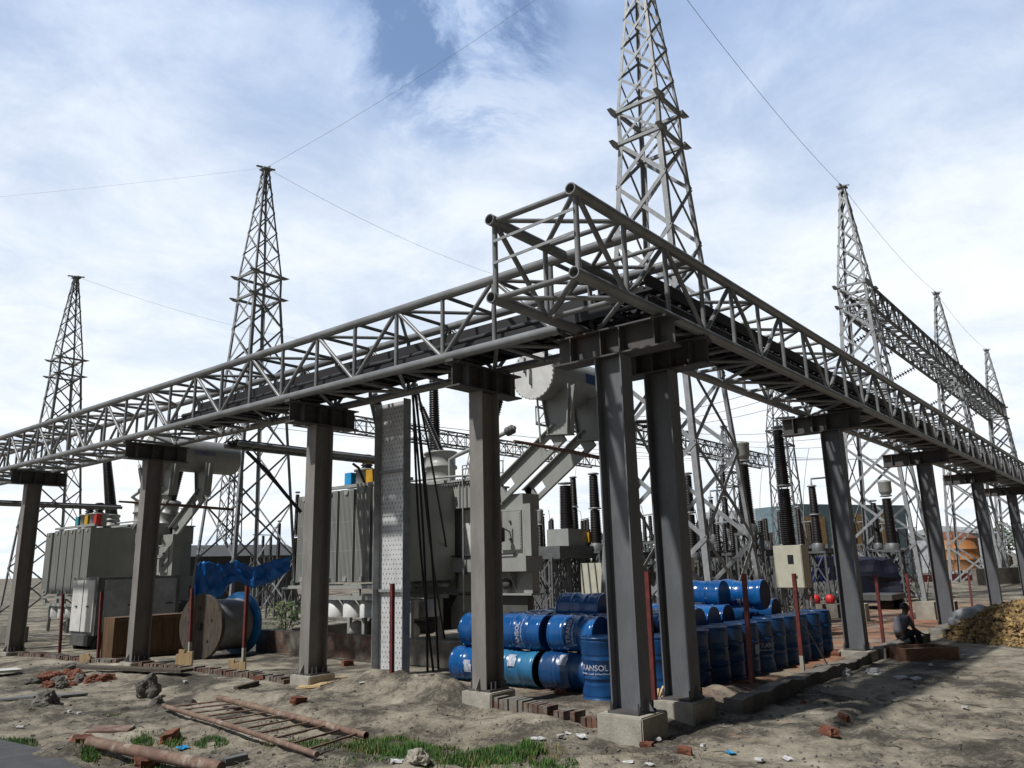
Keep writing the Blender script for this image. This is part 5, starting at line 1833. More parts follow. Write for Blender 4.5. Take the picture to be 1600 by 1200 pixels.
def cloth(pts_top, drop, m, name, label, cat='tarpaulin', nu=26, nv=10, seed=1, amp=0.14, thick=0.01, bulge=None):
    """a hanging sheet from a top line of points, falling by drop with folds"""
    rng = random.Random(seed)
    pts_top = [V(q) for q in pts_top]
    vs = []
    nrm = (pts_top[-1] - pts_top[0]).cross(V((0, 0, 1))).normalized()
    for i in range(nu + 1):
        f = i / nu * (len(pts_top) - 1)
        k = min(int(f), len(pts_top) - 2)
        a = pts_top[k].lerp(pts_top[k + 1], f - k)
        dr = drop(i / nu) if callable(drop) else drop
        for j in range(nv + 1):
            g_ = j / nv
            u_ = i * 26.0 / nu
            n_ = mn.noise(V((u_ * 0.35 + seed * 7, g_ * 2.0, seed))) + 0.5 * sin(u_ * 1.3 + seed + g_) + 0.7 * mn.noise(V((u_ * 1.1, g_ * 5.0, seed + 3)))
            dz = 0.10 * dr * mn.noise(V((u_ * 0.8, g_ * 3, seed + 8)))
            vs.append(a - V((0, 0, dr * g_ + dz)) + nrm * (amp * n_ * (0.3 + g_)))
    fs = [(i * (nv + 1) + j, (i + 1) * (nv + 1) + j, (i + 1) * (nv + 1) + j + 1, i * (nv + 1) + j + 1) for i in range(nu) for j in range(nv)]
    mb = MB().add(vs, fs, True)
    o = solo(mb, name, m, label, cat)
    sd_ = o.modifiers.new('thickness', 'SOLIDIFY')
    sd_.thickness = thick
    return o


cloth([dep(306, 884, 28.5), dep(322, 876, 28.8), dep(345, 883, 29.2), dep(368, 876, 29.5), dep(395, 886, 29.8), dep(420, 878, 30.1), dep(454, 869, 30.5)], lambda f: (1.45 - 0.95 * f) * (1 + 0.22 * sin(9 * f)), 'tarp', 'blue_tarpaulin', 'bright blue tarpaulin hung on the legs of the second left tower', nu=60, nv=18, seed=2, amp=0.13)
cloth([dep(1268, 872, 31), dep(1303, 868, 32)], 0.95, 'royaltarp', 'blue_tarpaulin', 'royal blue tarpaulin hanging right of the cream control cabinet', seed=3, amp=0.07)
cloth([dep(1476, 925, 44), dep(1505, 921, 45), dep(1532, 923, 46)], 0.85, 'tarp', 'blue_tarpaulin', 'bright blue tarpaulin draped over goods below the rusty tank', seed=4, amp=0.15)
p = dep(1362, 915, 34)
m = MB()
obox(m, (p.x, p.y, 0.95), 1.9, 1.5, 1.9, V((-.8, -.6, 0)), V((.6, -.8, 0)))
covered = solo(m, 'covered_machine', 'navytarp', 'machine under a dark navy cover inside the right gantry tower', 'covered machine')
bm = bmesh.new()
bm.from_mesh(covered.data)
bmesh.ops.subdivide_edges(bm, edges=bm.edges, cuts=7, use_grid_fill=True)
for v_ in bm.verts:
    v_.co += V((mn.noise(v_.co * 1.3), mn.noise(v_.co * 1.3 + V((5, 0, 0))), mn.noise(v_.co * 1.3 + V((9, 0, 0))))) * 0.22
bm.to_mesh(covered.data)
bm.free()
p1 = dep(1352, 963, 30)
T = thing('equipment_cart', 'low dark wheeled cart under the navy covered machine', 'cart', (p1.x, p1.y, 0))
MB().box((p1.x - 1.0, p1.y - 1.3, 0.42), (p1.x + 1.0, p1.y + 1.1, 0.62)).build('deck', 'trafodark', T)
for dx in (-0.7, 0.7):
    for dy in (-1.0, 0.8):
        MB().lathe([(0.08, -.08), (0.24, -.08), (0.26, 0), (0.24, .08), (0.08, .08)], (p1.x + dx, p1.y + dy, 0.26), (1, 0, 0), 16).build('wheel', 'tyre', T)
for px, mt_, lab in ((1274, 'redpaint', 'bright red plastic jar lid shaped container left of its twin behind the drums'), (1297, 'redpaint', 'bright red round container right of its twin by the drum row end column')):
    p = dep(px, 936, 26)
    solo(MB().lathe([(0.10, 0), (0.15, 0.04), (0.16, 0.2), (0.1, 0.28), (0.04, 0.3)], p - V((0, 0, .15)), (0, 0, 1), 14), 'red_container', mt_, lab.replace('jar lid shaped ', 'round '), 'container', 'red containers behind the drums')
    solo(MB().box((p.x - .3, p.y - .3, -0.1), (p.x + .3, p.y + .3, p.z - .15)), 'concrete_block', 'darkconcrete', 'dark block under the %s red container' % ('left' if px < 1280 else 'right'), 'block')

# two yellow and dark concrete pads near the person
for px, py, w_, lab, mt_ in ((1450, 965, 0.55, 'square concrete footing behind the seated person', 'concrete'), (1346, 965, 0.4, 'small yellowish concrete footing right of the drum row end column', 'cream'), (1482, 960, 0.5, 'concrete footing left of the white sacks', 'concrete')):
    p = dep(px, py, 24)
    solo(MB().box((p.x - w_ / 2, p.y - w_ / 2, -0.1), (p.x + w_ / 2, p.y + w_ / 2, 0.62)), 'concrete_footing', mt_, lab, 'footing', 'concrete footings in the yard')

# far trees on the horizon
def tree(px, D, h, w_, label, seed):
    rng = random.Random(seed)
    p = dep(px, 880, D)
    T = thing('broadleaf_tree', label, 'tree', (p.x, p.y, -0.5), 'far trees on the horizon')
    MB().tube([(p.x, p.y, -0.5), (p.x + .2, p.y, h * 0.4), (p.x, p.y, h * 0.75)], [0.3, 0.2, 0.08], 7).build('trunk', 'bark', T)
    m = MB()
    for k in range(16):
        a, r = rng.uniform(0, 2 * pi), w_ * math.sqrt(rng.random()) * 0.5
        c = V((p.x + r * cos(a), p.y + r * sin(a), h * rng.uniform(0.45, 0.95)))
        cr = w_ * rng.uniform(0.15, 0.28)
        for j in range(55):
            d = V((rng.gauss(0, 1), rng.gauss(0, 1), rng.gauss(0, .7))).normalized() * cr * rng.uniform(0.5, 1.05)
            q = c + d
            u = V((rng.gauss(0, 1), rng.gauss(0, 1), rng.gauss(0, 1))).normalized() * rng.uniform(0.15, 0.34)
            v_ = u.orthogonal().normalized() * rng.uniform(0.12, 0.3)
            m.add([q - u, q + v_, q + u, q - v_], [(0, 1, 2, 3)])
    m.build('crown', 'tree', T)


for i, (px, D_, h, w_, lab) in enumerate(((440, 75, 3.2, 5, 'low dark tree behind the shed by the second left tower'), (1580, 110, 5.5, 8, 'far low tree at the right edge'),
                                          (860, 120, 5, 9, 'far low tree behind the near transformer'), (1030, 120, 5, 9, 'far low tree between the corner columns'), (1120, 125, 5, 9, 'far low tree behind the tall tower'))):
    tree(px, D_, h, w_, lab, i)

# ---------------------------------------------------------------- person seated on the kerb
def skin_mesh(name, joints, edges, m, parent, sub=2):
    me = bpy.data.meshes.new(name)
    off = WL[parent]
    me.from_pydata([tuple(V(j[0]) - off) for j in joints], edges, [])
    o = bpy.data.objects.new(name, me)
    COL.objects.link(o)
    sk = o.modifiers.new('skin', 'SKIN')
    sk.use_smooth_shade = True
    for i, j in enumerate(joints):
        r = j[1] * 0.86
        me.skin_vertices[0].data[i].radius = (r, r) if not isinstance(r, tuple) else r
    me.skin_vertices[0].data[0].use_root = True
    ss = o.modifiers.new('sub', 'SUBSURF')
    ss.levels = ss.render_levels = sub
    dg = bpy.context.evaluated_depsgraph_get()
    me2 = bpy.data.meshes.new_from_object(o.evaluated_get(dg))
    bpy.data.objects.remove(o)
    for p_ in me2.polygons:
        p_.use_smooth = True
    me2.materials.clear()
    me2.materials.append(M[m])
    ob = bpy.data.objects.new(name, me2)
    COL.objects.link(ob)
    ob.parent = parent
    WL[ob] = off
    return ob


seat = on(1406, 1008, 1, 0.36)
seat.z = max(seat.z, 0.20)
PS = thing('person', 'person with dark hair in a grey shirt sitting bent forward on the low concrete kerb', 'person', (seat.x, seat.y, 0.2))
fd = V((0.80, -0.60, 0)).normalized()            # faces right and a little towards the viewer
lf = V((-fd.y, fd.x, 0))


def bp_(f, l, z):
    return V((seat.x, seat.y, 0.20)) + (fd * f + lf * l + V((0, 0, z))) * 0.86


# body: pelvis root, spine, neck, head, arms, legs as one skin
J = [(bp_(0.02, 0, 0.14), 0.115), (bp_(0.04, 0, 0.26), 0.145), (bp_(0.13, 0, 0.42), 0.155), (bp_(0.20, 0, 0.55), 0.12), (bp_(0.25, 0, 0.63), 0.06), (bp_(0.29, 0, 0.69), 0.075), (bp_(0.33, 0, 0.78), 0.10), (bp_(0.33, 0, 0.86), 0.07)]
E_ = [(0, 1), (1, 2), (2, 3), (3, 4), (4, 5), (5, 6), (6, 7)]
for sg in (-1, 1):
    n0 = len(J)
    J += [(bp_(0.20, 0.19 * sg, 0.53), 0.062), (bp_(0.30, 0.24 * sg, 0.29), 0.045), (bp_(0.50, 0.16 * sg, 0.20), 0.036), (bp_(0.57, 0.14 * sg, 0.17), 0.026)]
    E_ += [(3, n0), (n0, n0 + 1), (n0 + 1, n0 + 2), (n0 + 2, n0 + 3)]
    n1 = len(J)
    J += [(bp_(0.10, 0.10 * sg, 0.115), 0.09), (bp_(0.44, 0.15 * sg, 0.22), 0.068), (bp_(0.56, 0.14 * sg, -0.12), 0.045), (bp_(0.62, 0.14 * sg, -0.19), 0.036), (bp_(0.72, 0.15 * sg, -0.21), 0.03)]
    E_ += [(0, n1), (n1, n1 + 1), (n1 + 1, n1 + 2), (n1 + 2, n1 + 3), (n1 + 3, n1 + 4)]
    for k in range(4):                            # fingers
        n2 = len(J)
        l_ = 0.14 * sg + (k - 1.5) * 0.019
        J += [(bp_(0.62, l_, 0.160 - .004 * k), 0.009), (bp_(0.655, l_, 0.140), 0.008), (bp_(0.668 - .004 * k, l_, 0.115), 0.007)]
        E_ += [(n0 + 3, n2), (n2, n2 + 1), (n2 + 1, n2 + 2)]
    n2 = len(J)
    J += [(bp_(0.585, 0.14 * sg - 0.04 * sg, 0.165), 0.010), (bp_(0.61, 0.14 * sg - 0.055 * sg, 0.15), 0.009)]
    E_ += [(n0 + 3, n2), (n2, n2 + 1)]
body = skin_mesh('body', J, E_, 'skin', PS)
# clothes follow the same skeleton, a little fuller
JT = [(bp_(0.01, 0, 0.13), 0.135), (bp_(0.04, 0, 0.26), 0.16), (bp_(0.13, 0, 0.42), 0.175), (bp_(0.20, 0, 0.55), 0.135), (bp_(0.235, 0, 0.605), 0.075)]
ET = [(0, 1), (1, 2), (2, 3), (3, 4)]
for sg in (-1, 1):
    n0 = len(JT)
    JT += [(bp_(0.20, 0.19 * sg, 0.53), 0.080), (bp_(0.26, 0.225 * sg, 0.38), 0.07)]
    ET += [(3, n0), (n0, n0 + 1)]
skin_mesh('shirt', JT, ET, 'shirt', PS)
JP = [(bp_(0.02, 0, 0.14), 0.125)]
EP = []
for sg in (-1, 1):
    n1 = len(JP)
    JP += [(bp_(0.10, 0.10 * sg, 0.115), 0.108), (bp_(0.44, 0.15 * sg, 0.22), 0.088), (bp_(0.55, 0.14 * sg, -0.08), 0.07)]
    EP += [(0, n1), (n1, n1 + 1), (n1 + 1, n1 + 2)]
skin_mesh('trousers', JP, EP, 'trousers', PS)
m = MB()
hc = bp_(0.31, 0, 0.82)
hv, hf = [], []
for i in range(9):
    th = pi * 0.62 * i / 8
    for k in range(16):
        a = 2 * pi * k / 16
        r = 0.097 + 0.011 * mn.noise(V((i, k, 3)) * 0.7)
        hv.append(hc + fd * (r * sin(th) * cos(a) * 1.05 - 0.02) + lf * (r * sin(th) * sin(a) * 0.9) + V((0, 0, r * cos(th))))
for i in range(8):
    for k in range(16):
        hf.append((i * 16 + k, i * 16 + (k + 1) % 16, (i + 1) * 16 + (k + 1) % 16, (i + 1) * 16 + k))
m.add(hv, hf, True)
m.build('hair', 'hair', PS)
m = MB()
nz = bp_(0.435, 0, 0.775)
m.add([nz + V((0, 0, 0.03)), nz + lf * 0.016 - V((0, 0, .012)), nz - lf * 0.016 - V((0, 0, .012)), nz + fd * 0.022 - V((0, 0, .008))], [(0, 1, 3), (0, 3, 2), (1, 2, 3)])
for sg in (-1, 1):
    m.lathe([(0.001, 0), (0.026, 0.004), (0.022, 0.016), (0.001, 0.018)], bp_(0.325, 0.098 * sg, 0.785), lf * sg, 8)
m.build('nose_and_ears', 'skin', PS)
m = MB()
for sg in (-1, 1):
    m.lathe([(0.001, 0), (0.011, 0.002), (0.001, 0.008)], bp_(0.423, 0.036 * sg, 0.80), fd, 8)
m.bar(bp_(0.428, -0.022, 0.733), bp_(0.428, 0.022, 0.733), 0.008, 0.010)
m.build('eyes_and_mouth', 'hair', PS)

# ---------------------------------------------------------------- wooden tray box, brick chips, sacks
a, b_ = gp(1417, 1034), gp(1500, 1030)
d = (b_ - a)
d.z = 0
d.normalize()
n_ = V((-d.y, d.x, 0))
if n_.dot(view) < 0:
    n_ = -n_
T = thing('wooden_tray', 'shallow reddish wooden mixing tray on the ground beside the seated person', 'wooden box', a.lerp(b_, .5))
ln = (b_ - a).length
z0 = a.z - 0.02
for (o0, o1, w0, w1) in ((0, ln, 0, 0.04), (0, ln, 0.7, 0.74), (0, 0.04, 0.04, 0.7), (ln - 0.04, ln, 0.04, 0.7)):
    P = [a + d * o0 + n_ * w0, a + d * o1 + n_ * w0, a + d * o1 + n_ * w1, a + d * o0 + n_ * w1]
    MB().prism([V((q.x, q.y, z0)) for q in P], (0, 0, 0.26)).build('side_board', 'traywood', T)
P = [a + d * .04 + n_ * .04, a + d * (ln - .04) + n_ * .04, a + d * (ln - .04) + n_ * .7, a + d * .04 + n_ * .7]
MB().prism([V((q.x, q.y, z0 + 0.02)) for q in P], (0, 0, 0.17)).build('filling', 'concrete', T)

hx, hy = 16.6, -1.9
rng = random.Random(9)


def heap_h(x, y):
    u, v_ = (x - hx) / 3.6, (y - hy) / 2.3
    return max(0.0, 0.80 * (1 - (u * u + v_ * v_)) ** 1 if u * u + v_ * v_ < 1 else 0.0)


m = MB()
for i in range(4200):
    a = rng.uniform(0, 2 * pi)
    r = math.sqrt(rng.random()) * 1.06
    x, y = hx + 3.6 * r * cos(a), hy + 2.3 * r * sin(a)
    z = gh(x, y) + heap_h(x, y) * (1 + 0.12 * mn.noise(V((x, y, 0)) * 1.3)) + rng.uniform(-0.05, 0.04)
    s_ = rng.uniform(0.025, 0.062)
    R3 = Matrix.Rotation(rng.uniform(0, 6), 3, 'X') @ Matrix.Rotation(rng.uniform(0, 6), 3, 'Z')
    k = [V((sx * s_ * rng.uniform(.7, 1.4), sy * s_ * rng.uniform(.6, 1.2), sz * s_ * rng.uniform(.5, 1))) for sx, sy, sz in ((-1, -1, -1), (1, -1, -1), (1, 1, -1), (-1, 1, -1), (-.7, -.7, 1), (.7, -.7, 1), (.7, .7, 1), (-.7, .7, 1))]
    m.add([V((x, y, z)) + R3 @ q for q in k], [(0, 3, 2, 1), (4, 5, 6, 7), (0, 1, 5, 4), (1, 2, 6, 5), (2, 3, 7, 6), (3, 0, 4, 7)])
core = []
for j in range(13):
    for i in range(24):
        r, a = j / 12, 2 * pi * i / 24
        x, y = hx + 3.6 * r * cos(a), hy + 2.3 * r * sin(a)
        core.append((x, y, gh(x, y) + heap_h(x, y) - 0.05 - (0.1 if j == 12 else 0)))
m.add(core, [(j * 24 + i, j * 24 + (i + 1) % 24, (j + 1) * 24 + (i + 1) % 24, (j + 1) * 24 + i) for j in range(12) for i in range(24)])
solo(m, 'brick_chip_heap', 'chip_a', 'heap of yellow brown brick chips at the right edge', 'rubble heap', kind='stuff')


def sack(px, py, D, sx, sy, sz, label, seed, rot=0.0, group='white plastic sacks', mt_='plastic'):
    p = dep(px, py, D)
    bm = bmesh.new()
    bmesh.ops.create_icosphere(bm, subdivisions=3, radius=1.0)
    for v_ in bm.verts:
        n_ = 1 + 0.22 * mn.noise(v_.co * 1.8 + V((seed * 3, 0, 0))) + 0.12 * mn.noise(v_.co * 4.5 + V((seed, 5, 0)))
        v_.co = V((v_.co.x * sx, v_.co.y * sy, v_.co.z * sz)) * n_
    me = bpy.data.meshes.new('plastic_sack')
    bm.to_mesh(me)
    bm.free()
    for q in me.polygons:
        q.use_smooth = True
    me.materials.append(M[mt_])
    o = bpy.data.objects.new('plastic_sack', me)
    COL.objects.link(o)
    o.location = p
    o.rotation_euler = (0, 0, rot)
    tag(o, label, 'sack', group)


sack(1512, 962, 20.6, 0.50, 0.26, 0.20, 'larger white plastic sack on the left slope of the brick chip heap', 1, -0.6)
sack(1491, 972, 20.4, 0.16, 0.16, 0.12, 'small white sack end at the foot of the brick chip heap', 2)
sack(1531, 953, 20.8, 0.24, 0.2, 0.15, 'small white plastic sack near the top of the brick chip heap', 3, 0.4)

# ---------------------------------------------------------------- ladder and scrap in the foreground
l1, l2 = gp(255, 1112), gp(495, 1190)
r1, r2 = gp(340, 1106), gp(572, 1163)
for (A_, B_) in ((l1, l2), (r1, r2)):
    lift = max(gh(A_.lerp(B_, k / 24).x, A_.lerp(B_, k / 24).y) - A_.lerp(B_, k / 24).z for k in range(25))
    A_.z += max(0, lift) + 0.01
    B_.z += max(0, lift) * 0.6 + 0.01
T = thing('steel_ladder', 'rusty steel ladder with thin rungs lying on the ground', 'ladder', (l1 + r2) / 2)
up1 = V((0, 0, 0.05))
MB().tube([l1 + up1, l1.lerp(l2, .5) + up1 * 1.3, l2 + up1], 0.033, 10).build('side_pipe', 'ruststeel', T)
MB().pipe(r1 + up1 * 1.6, r2 + up1, 0.043, 0.008, 12).build('side_pipe', 'ruststeel', T)
for i in range(11):
    f = (i + 0.4) / 11
    f2 = min(1.0, (i + 0.55) / 11)
    MB().tube([l1.lerp(l2, f) + up1 * 1.1, r1.lerp(r2, f2) + up1 * 1.1], 0.014, 6).build('rung', 'ruststeel', T)


def plank(pa, pb, w_, t_, mt_, name, label, cat='plank', group=None, lift=0.02):
    a, b_ = gp(*pa), gp(*pb)
    a.z += lift
    b_.z += lift
    return solo(MB().bar(a, b_, w_, t_), name, mt_, label, cat, group)


a, b_ = gp(138, 1172), gp(345, 1210)
a.z += 0.07
b_.z += 0.06
lgm = MB().tube([a.lerp(b_, i / 12) + V((0, 0, 0.012 * mn.noise(V((i, 3, 0))))) for i in range(13)], [0.066 + 0.012 * mn.noise(V((i * 1.3, 0, 5))) for i in range(13)], 12)
solo(lgm, 'rotten_log', 'ruststeel', 'thick weathered pinkish brown log at the bottom left edge', 'log')
plank((140, 1143), (205, 1141), 0.42, 0.03, 'ruststeel', 'rusty_sheet', 'flat rusty brown sheet lying left of the ladder', 'metal sheet')
plank((368, 1078), (402, 1068), 0.09, 0.07, 'wood', 'short_timber', 'short dark timber between the ladder and the column', 'timber')
plank((350, 1195), (385, 1187), 0.10, 0.09, 'galvdark', 'steel_offcut', 'short grey steel offcut at the bottom edge', 'steel offcut')
a, b_, c = gp(462, 1077), gp(540, 1058), gp(500, 1060)
solo(MB().prism([a, gp(500, 1074), gp(538, 1064), gp(543, 1059), gp(505, 1061)], (0, 0, 0.03)), 'plywood_scrap', 'newwood', 'thin pale curved plywood scrap on the sand before the perforated tray', 'plywood')
plank((128, 1050), (292, 1057), 0.30, 0.05, 'wood', 'dark_plank', 'long dark sheet lying behind the rubble pile at left', 'plank', None, 0.10)
plank((-30, 1060), (30, 1052), 0.5, 0.05, 'white', 'pale_board', 'pale board lying at the left edge', 'board', None, 0.08)
plank((-20, 1097), (62, 1090), 0.28, 0.03, 'galvdark', 'grey_board', 'flat grey board at the left edge below the rubble', 'board')
plank((88, 1090), (130, 1086), 0.25, 0.03, 'galvdark', 'grey_board', 'small flat grey board right of the mud lump', 'board')
# splintered timber stubs by the posts
def stub(px, py, w_, h, label, seed):
    rng = random.Random(seed)
    p = gp(px, py)
    m = MB()
    s_ = V((rgt.x, rgt.y, 0)).normalized()
    f_ = V((-s_.y, s_.x, 0))
    n = 6
    for i in range(n):
        c = p + s_ * (w_ * ((i + .5) / n - .5))
        hh = h * rng.uniform(0.72, 1.0)
        m.prism([c - s_ * w_ / n / 2 - f_ * .04, c + s_ * w_ / n / 2 - f_ * .04, c + s_ * w_ / n / 2 + f_ * .04, c - s_ * w_ / n / 2 + f_ * .04], (0, 0, hh))
    m.v = [V((q.x, q.y, q.z - 0.04)) for q in m.v]
    solo(m, 'timber_stub', 'newwood', label, 'timber stub', 'splintered timber stubs by the posts')


stub(287, 1046, 0.34, 0.46, 'tall splintered pale timber stub at the foot of the post left of the reel', 1)
stub(370, 1050, 0.34, 0.28, 'low splintered pale timber stub below the reel', 2)
stub(133, 1036, 0.26, 0.28, 'splintered pale timber stub in front of the white cabin', 3)
for i in range(5):
    a = gp(1022 + 2 * i, 1098 + i)
    solo(MB().bar(a + V((0, 0, .02)), a + V((0.16 + .03 * i, -0.05 * i + .1, 0.16 + .02 * (i % 3))), 0.03, 0.025), 'wood_splinter', 'newwood', 'pale wood splinter at the foot of the post between the corner columns', 'wood splinter', 'wood splinters by the corner')


# rocks, bricks and litter
def rock(px, py, s_, label, mt_='stone', name='rock', cat='rock', group=None, flat=1.0, seed=0, up=0.3):
    p = gp(px, py)
    bm = bmesh.new()
    bmesh.ops.create_icosphere(bm, subdivisions=4 if s_ > 0.1 else 3, radius=1.0)
    rng = random.Random(seed * 13 + int(px))
    sx, sy = rng.uniform(.8, 1.25), rng.uniform(.7, 1.1)
    for v_ in bm.verts:
        n_ = 1 + 0.42 * mn.noise(v_.co * 1.4 + V((px, py, 0))) + 0.18 * mn.noise(v_.co * 3.6 + V((py, px, 1))) + 0.09 * mn.noise(v_.co * 9 + V((py, px, 4)))
        v_.co = V((v_.co.x * sx, v_.co.y * sy, v_.co.z * flat)) * s_ * n_
    me = bpy.data.meshes.new(name)
    bm.to_mesh(me)
    bm.free()
    me.materials.append(M[mt_])
    o = bpy.data.objects.new(name, me)
    COL.objects.link(o)
    o.location = p + V((0, 0, s_ * flat * up))
    tag(o, label, cat, group)


def chip(px, py, sx, sy, sz, mt_, name, label, cat, group=None, rot=0.0, tilt=0.0, lift=0.4):
    p = gp(px, py)
    m = MB()
    rng = random.Random(int(px * 7 + py))
    k = [V((x * sx * rng.uniform(.75, 1.1), y * sy * rng.uniform(.75, 1.1), z * sz * rng.uniform(.8, 1.1))) / 2 for x, y, z in ((-1, -1, -1), (1, -1, -1), (1, 1, -1), (-1, 1, -1), (-1, -1, 1), (1, -1, 1), (1, 1, 1), (-1, 1, 1))]
    m.add(k, [(0, 3, 2, 1), (4, 5, 6, 7), (0, 1, 5, 4), (1, 2, 6, 5), (2, 3, 7, 6), (3, 0, 4, 7)])
    o = m.build(name, mt_)
    if sz > 0.02:
        bm = bmesh.new()
        bm.from_mesh(o.data)
        bmesh.ops.subdivide_edges(bm, edges=bm.edges, cuts=4, use_grid_fill=True)
        for v_ in bm.verts:
            q_ = v_.co * (3.2 / sx)
            v_.co *= 1 + 0.20 * mn.noise(q_ + V((px, py, 0))) + 0.10 * mn.noise(q_ * 3.1)
        bm.to_mesh(o.data)
        bm.free()
    else:
        bm = bmesh.new()
        bm.from_mesh(o.data)
        bmesh.ops.subdivide_edges(bm, edges=bm.edges, cuts=3, use_grid_fill=True)
        for v_ in bm.verts:
            q_ = v_.co * (3.0 / sx)
            v_.co.z += sx * 0.16 * mn.noise(V((q_.x + px, q_.y + py, 0)))
            v_.co.x *= 1 + 0.25 * mn.noise(V((q_.y * .7, px, py)))
        bm.to_mesh(o.data)
        bm.free()
    o.location = p + V((0, 0, sz * lift))
    o.rotation_euler = (tilt, tilt * .6, rot)
    tag(o, label, cat, group)
    return o


rock(230, 1090, 0.17, 'pointed grey rock standing on the sand above the ladder', flat=1.35, up=0.55)
rock(72, 1100, 0.20, 'large dark mud lump at the left', flat=0.8)
rock(652, 1190, 0.13, 'whitish stone on the grass at the bottom', 'concrete', flat=0.7)
rock(295, 1094, 0.09, 'small dark clod above the ladder head', flat=0.8)
rock(246, 1098, 0.08, 'small dark clod left of the ladder head')
rng = random.Random(21)
bl = 0
spots = [(52, 1068), (66, 1066), (80, 1060), (92, 1066), (104, 1053), (118, 1058), (128, 1066), (146, 1066), (166, 1063), (96, 1074), (110, 1072), (75, 1074), (108, 1046)]
for i, (px, py) in enumerate(spots):
    rock(px, py, rng.uniform(0.10, 0.19), 'broken brick or rubble lump in the dark red pile at left', 'brick' if i % 3 else 'stone', 'brick_rubble', 'rubble', 'rubble pile at left', 0.7, i)
for (px, py, s_, lab) in ((466, 1098, 0.15, 'broken red brick lying alone on the sand right of the ladder'), (266, 1160, 0.2, 'tilted red brick among the grass left of the ladder'), (130, 1166, 0.18, 'red brick fragments by the log'),
                          (405, 1062, 0.12, 'small red brick piece by the short timber'), (1070, 1178, 0.11, 'small red brick on the bare ground right of the corner plinth'), (1295, 1147, 0.14, 'orange brick piece alone on the right foreground'),
                          (1255, 1100, 0.08, 'tiny red brick piece below the kerb'), (1318, 1122, 0.1, 'red brick piece in the brick dust at right'), (876, 1085, 0.12, 'yellowish brick on the edging below the shiny drum'), (543, 1040, 0.17, 'dark red brick in the shade left of the perforated tray'),
                          (1010, 1168, 0.1, 'small brick lump right of the white paper scraps'), (1305, 1013 + 12, 0.14, 'red brick at the foot of the drum row end column'), (230, 1200, 0.16, 'red brick at the bottom edge below the log')):
    chip(px, py, s_ * 1.5, s_ * 0.8, s_ * .7, 'brick', 'broken_brick', lab, 'brick', 'broken bricks on the ground', rng.uniform(0, 3), rng.uniform(-.3, .3))
WH = [(908, 1152, .22, 'square white paper sheet on the sand left of the corner plinth'), (888, 1144, .13, 'crumpled white scrap above the square sheet'), (876, 1149, .1, 'small white scrap left of the square sheet'), (840, 1142, .2, 'torn white strip left of the corner plinth'),
      (1028, 1160, .09, 'tiny white scrap right of the corner plinth'), (1508, 1109, .1, 'white scrap alone on the right foreground'), (565, 1074, .13, 'white lump on the mound before the perforated tray'), (31, 1137, .13, 'white lump at the left edge'),
      (1015, 1196, .13, 'white scrap at the bottom edge'), (1188, 1192, .12, 'white scrap at the bottom right'), (1230, 1187, .15, 'pale scrap at the bottom right edge'), (109, 1112, .07, 'tiny white dot scrap above the sheet'), (124, 1118, .08, 'tiny white scrap above the rusty sheet'),
      (289, 1068, .1, 'white scrap below the tall timber stub'), (620, 1190, .18, 'crumpled yellowish wrapper on the grass'), (982, 1192, .14, 'crumpled silver wrapper at the bottom centre'), (1510, 1022, .2, 'white rag right of the wooden tray'), (1455, 1042, .12, 'white scrap below the wooden tray'), (1100, 1175, .07, 'tiny pale scrap in the right foreground')]
for px, py, s_, lab in WH:
    s_ *= 0.8
    chip(px, py, s_, s_ * .7, 0.012 if s_ > .1 else .03, 'plastic', 'paper_scrap', lab, 'litter', 'white scraps of litter', rng.uniform(0, 3), rng.uniform(-.12, .12), 1.2)
for px, py, s_, lab in ((1085, 1126, .14, 'pale blue scrap below the second corner column'), (1142, 1178, .12, 'light blue scrap on the right foreground'), (285, 1170, .15, 'light blue wrapper left of the ladder foot'), (545, 1037, .16, 'blue scrap in the shade below the radiators'), (668, 1180, .06, 'tiny teal scrap by the whitish stone')):
    chip(px, py, s_, s_ * .6, 0.012, 'bluereel' if py < 1100 else 'skyblue', 'blue_scrap', lab, 'litter', 'blue scraps of litter', rng.uniform(0, 3), 0.1, 1.2)
for i, (px, py, s_, lab) in enumerate(((1312, 1050, .20, 'crumpled grey white plastic sheet at the kerb, left lump'), (1365, 1053, .18, 'crumpled white plastic lump right of the kerb plinth'), (1408, 1060, .14, 'flat white plastic strip lying on the sand'), (1432, 1061, .12, 'white plastic strip end right of the flat strip'))):
    rock(px, py, s_, lab, 'plastic', 'plastic_sheet', 'plastic sheet', 'white plastic by the kerb', 0.45 if i < 2 else 0.2, i)
# scattered clods and twigs, too many to count
m = MB()
for i in range(2600):
    px, py = rng.uniform(-20, 1620), rng.uniform(1035, 1205)
    p = gz(px, py, 0.03)
    if p.x > 1.0 and p.y > 0.8:
        continue
    p.z = gh(p.x, p.y)
    s_ = 0.009 + 0.03 * rng.random() ** 3
    R3 = Matrix.Rotation(rng.uniform(0, 6), 3, 'X') @ Matrix.Rotation(rng.uniform(0, 6), 3, 'Z')
    k = [R3 @ (V(q) * s_ * rng.uniform(.7, 1.2)) for q in ((1, 0, 0), (-1, 0, 0), (0, 1, 0), (0, -1, 0), (0, 0, .8), (0, 0, -.8))]
    m.add([p + q for q in k], [(0, 2, 4), (2, 1, 4), (1, 3, 4), (3, 0, 4), (2, 0, 5), (1, 2, 5), (3, 1, 5), (0, 3, 5)])
tag(m.build('dirt_clods', 'stone'), 'small dark clods and pebbles strewn over the sand', 'pebbles', None, 'stuff')
m = MB()
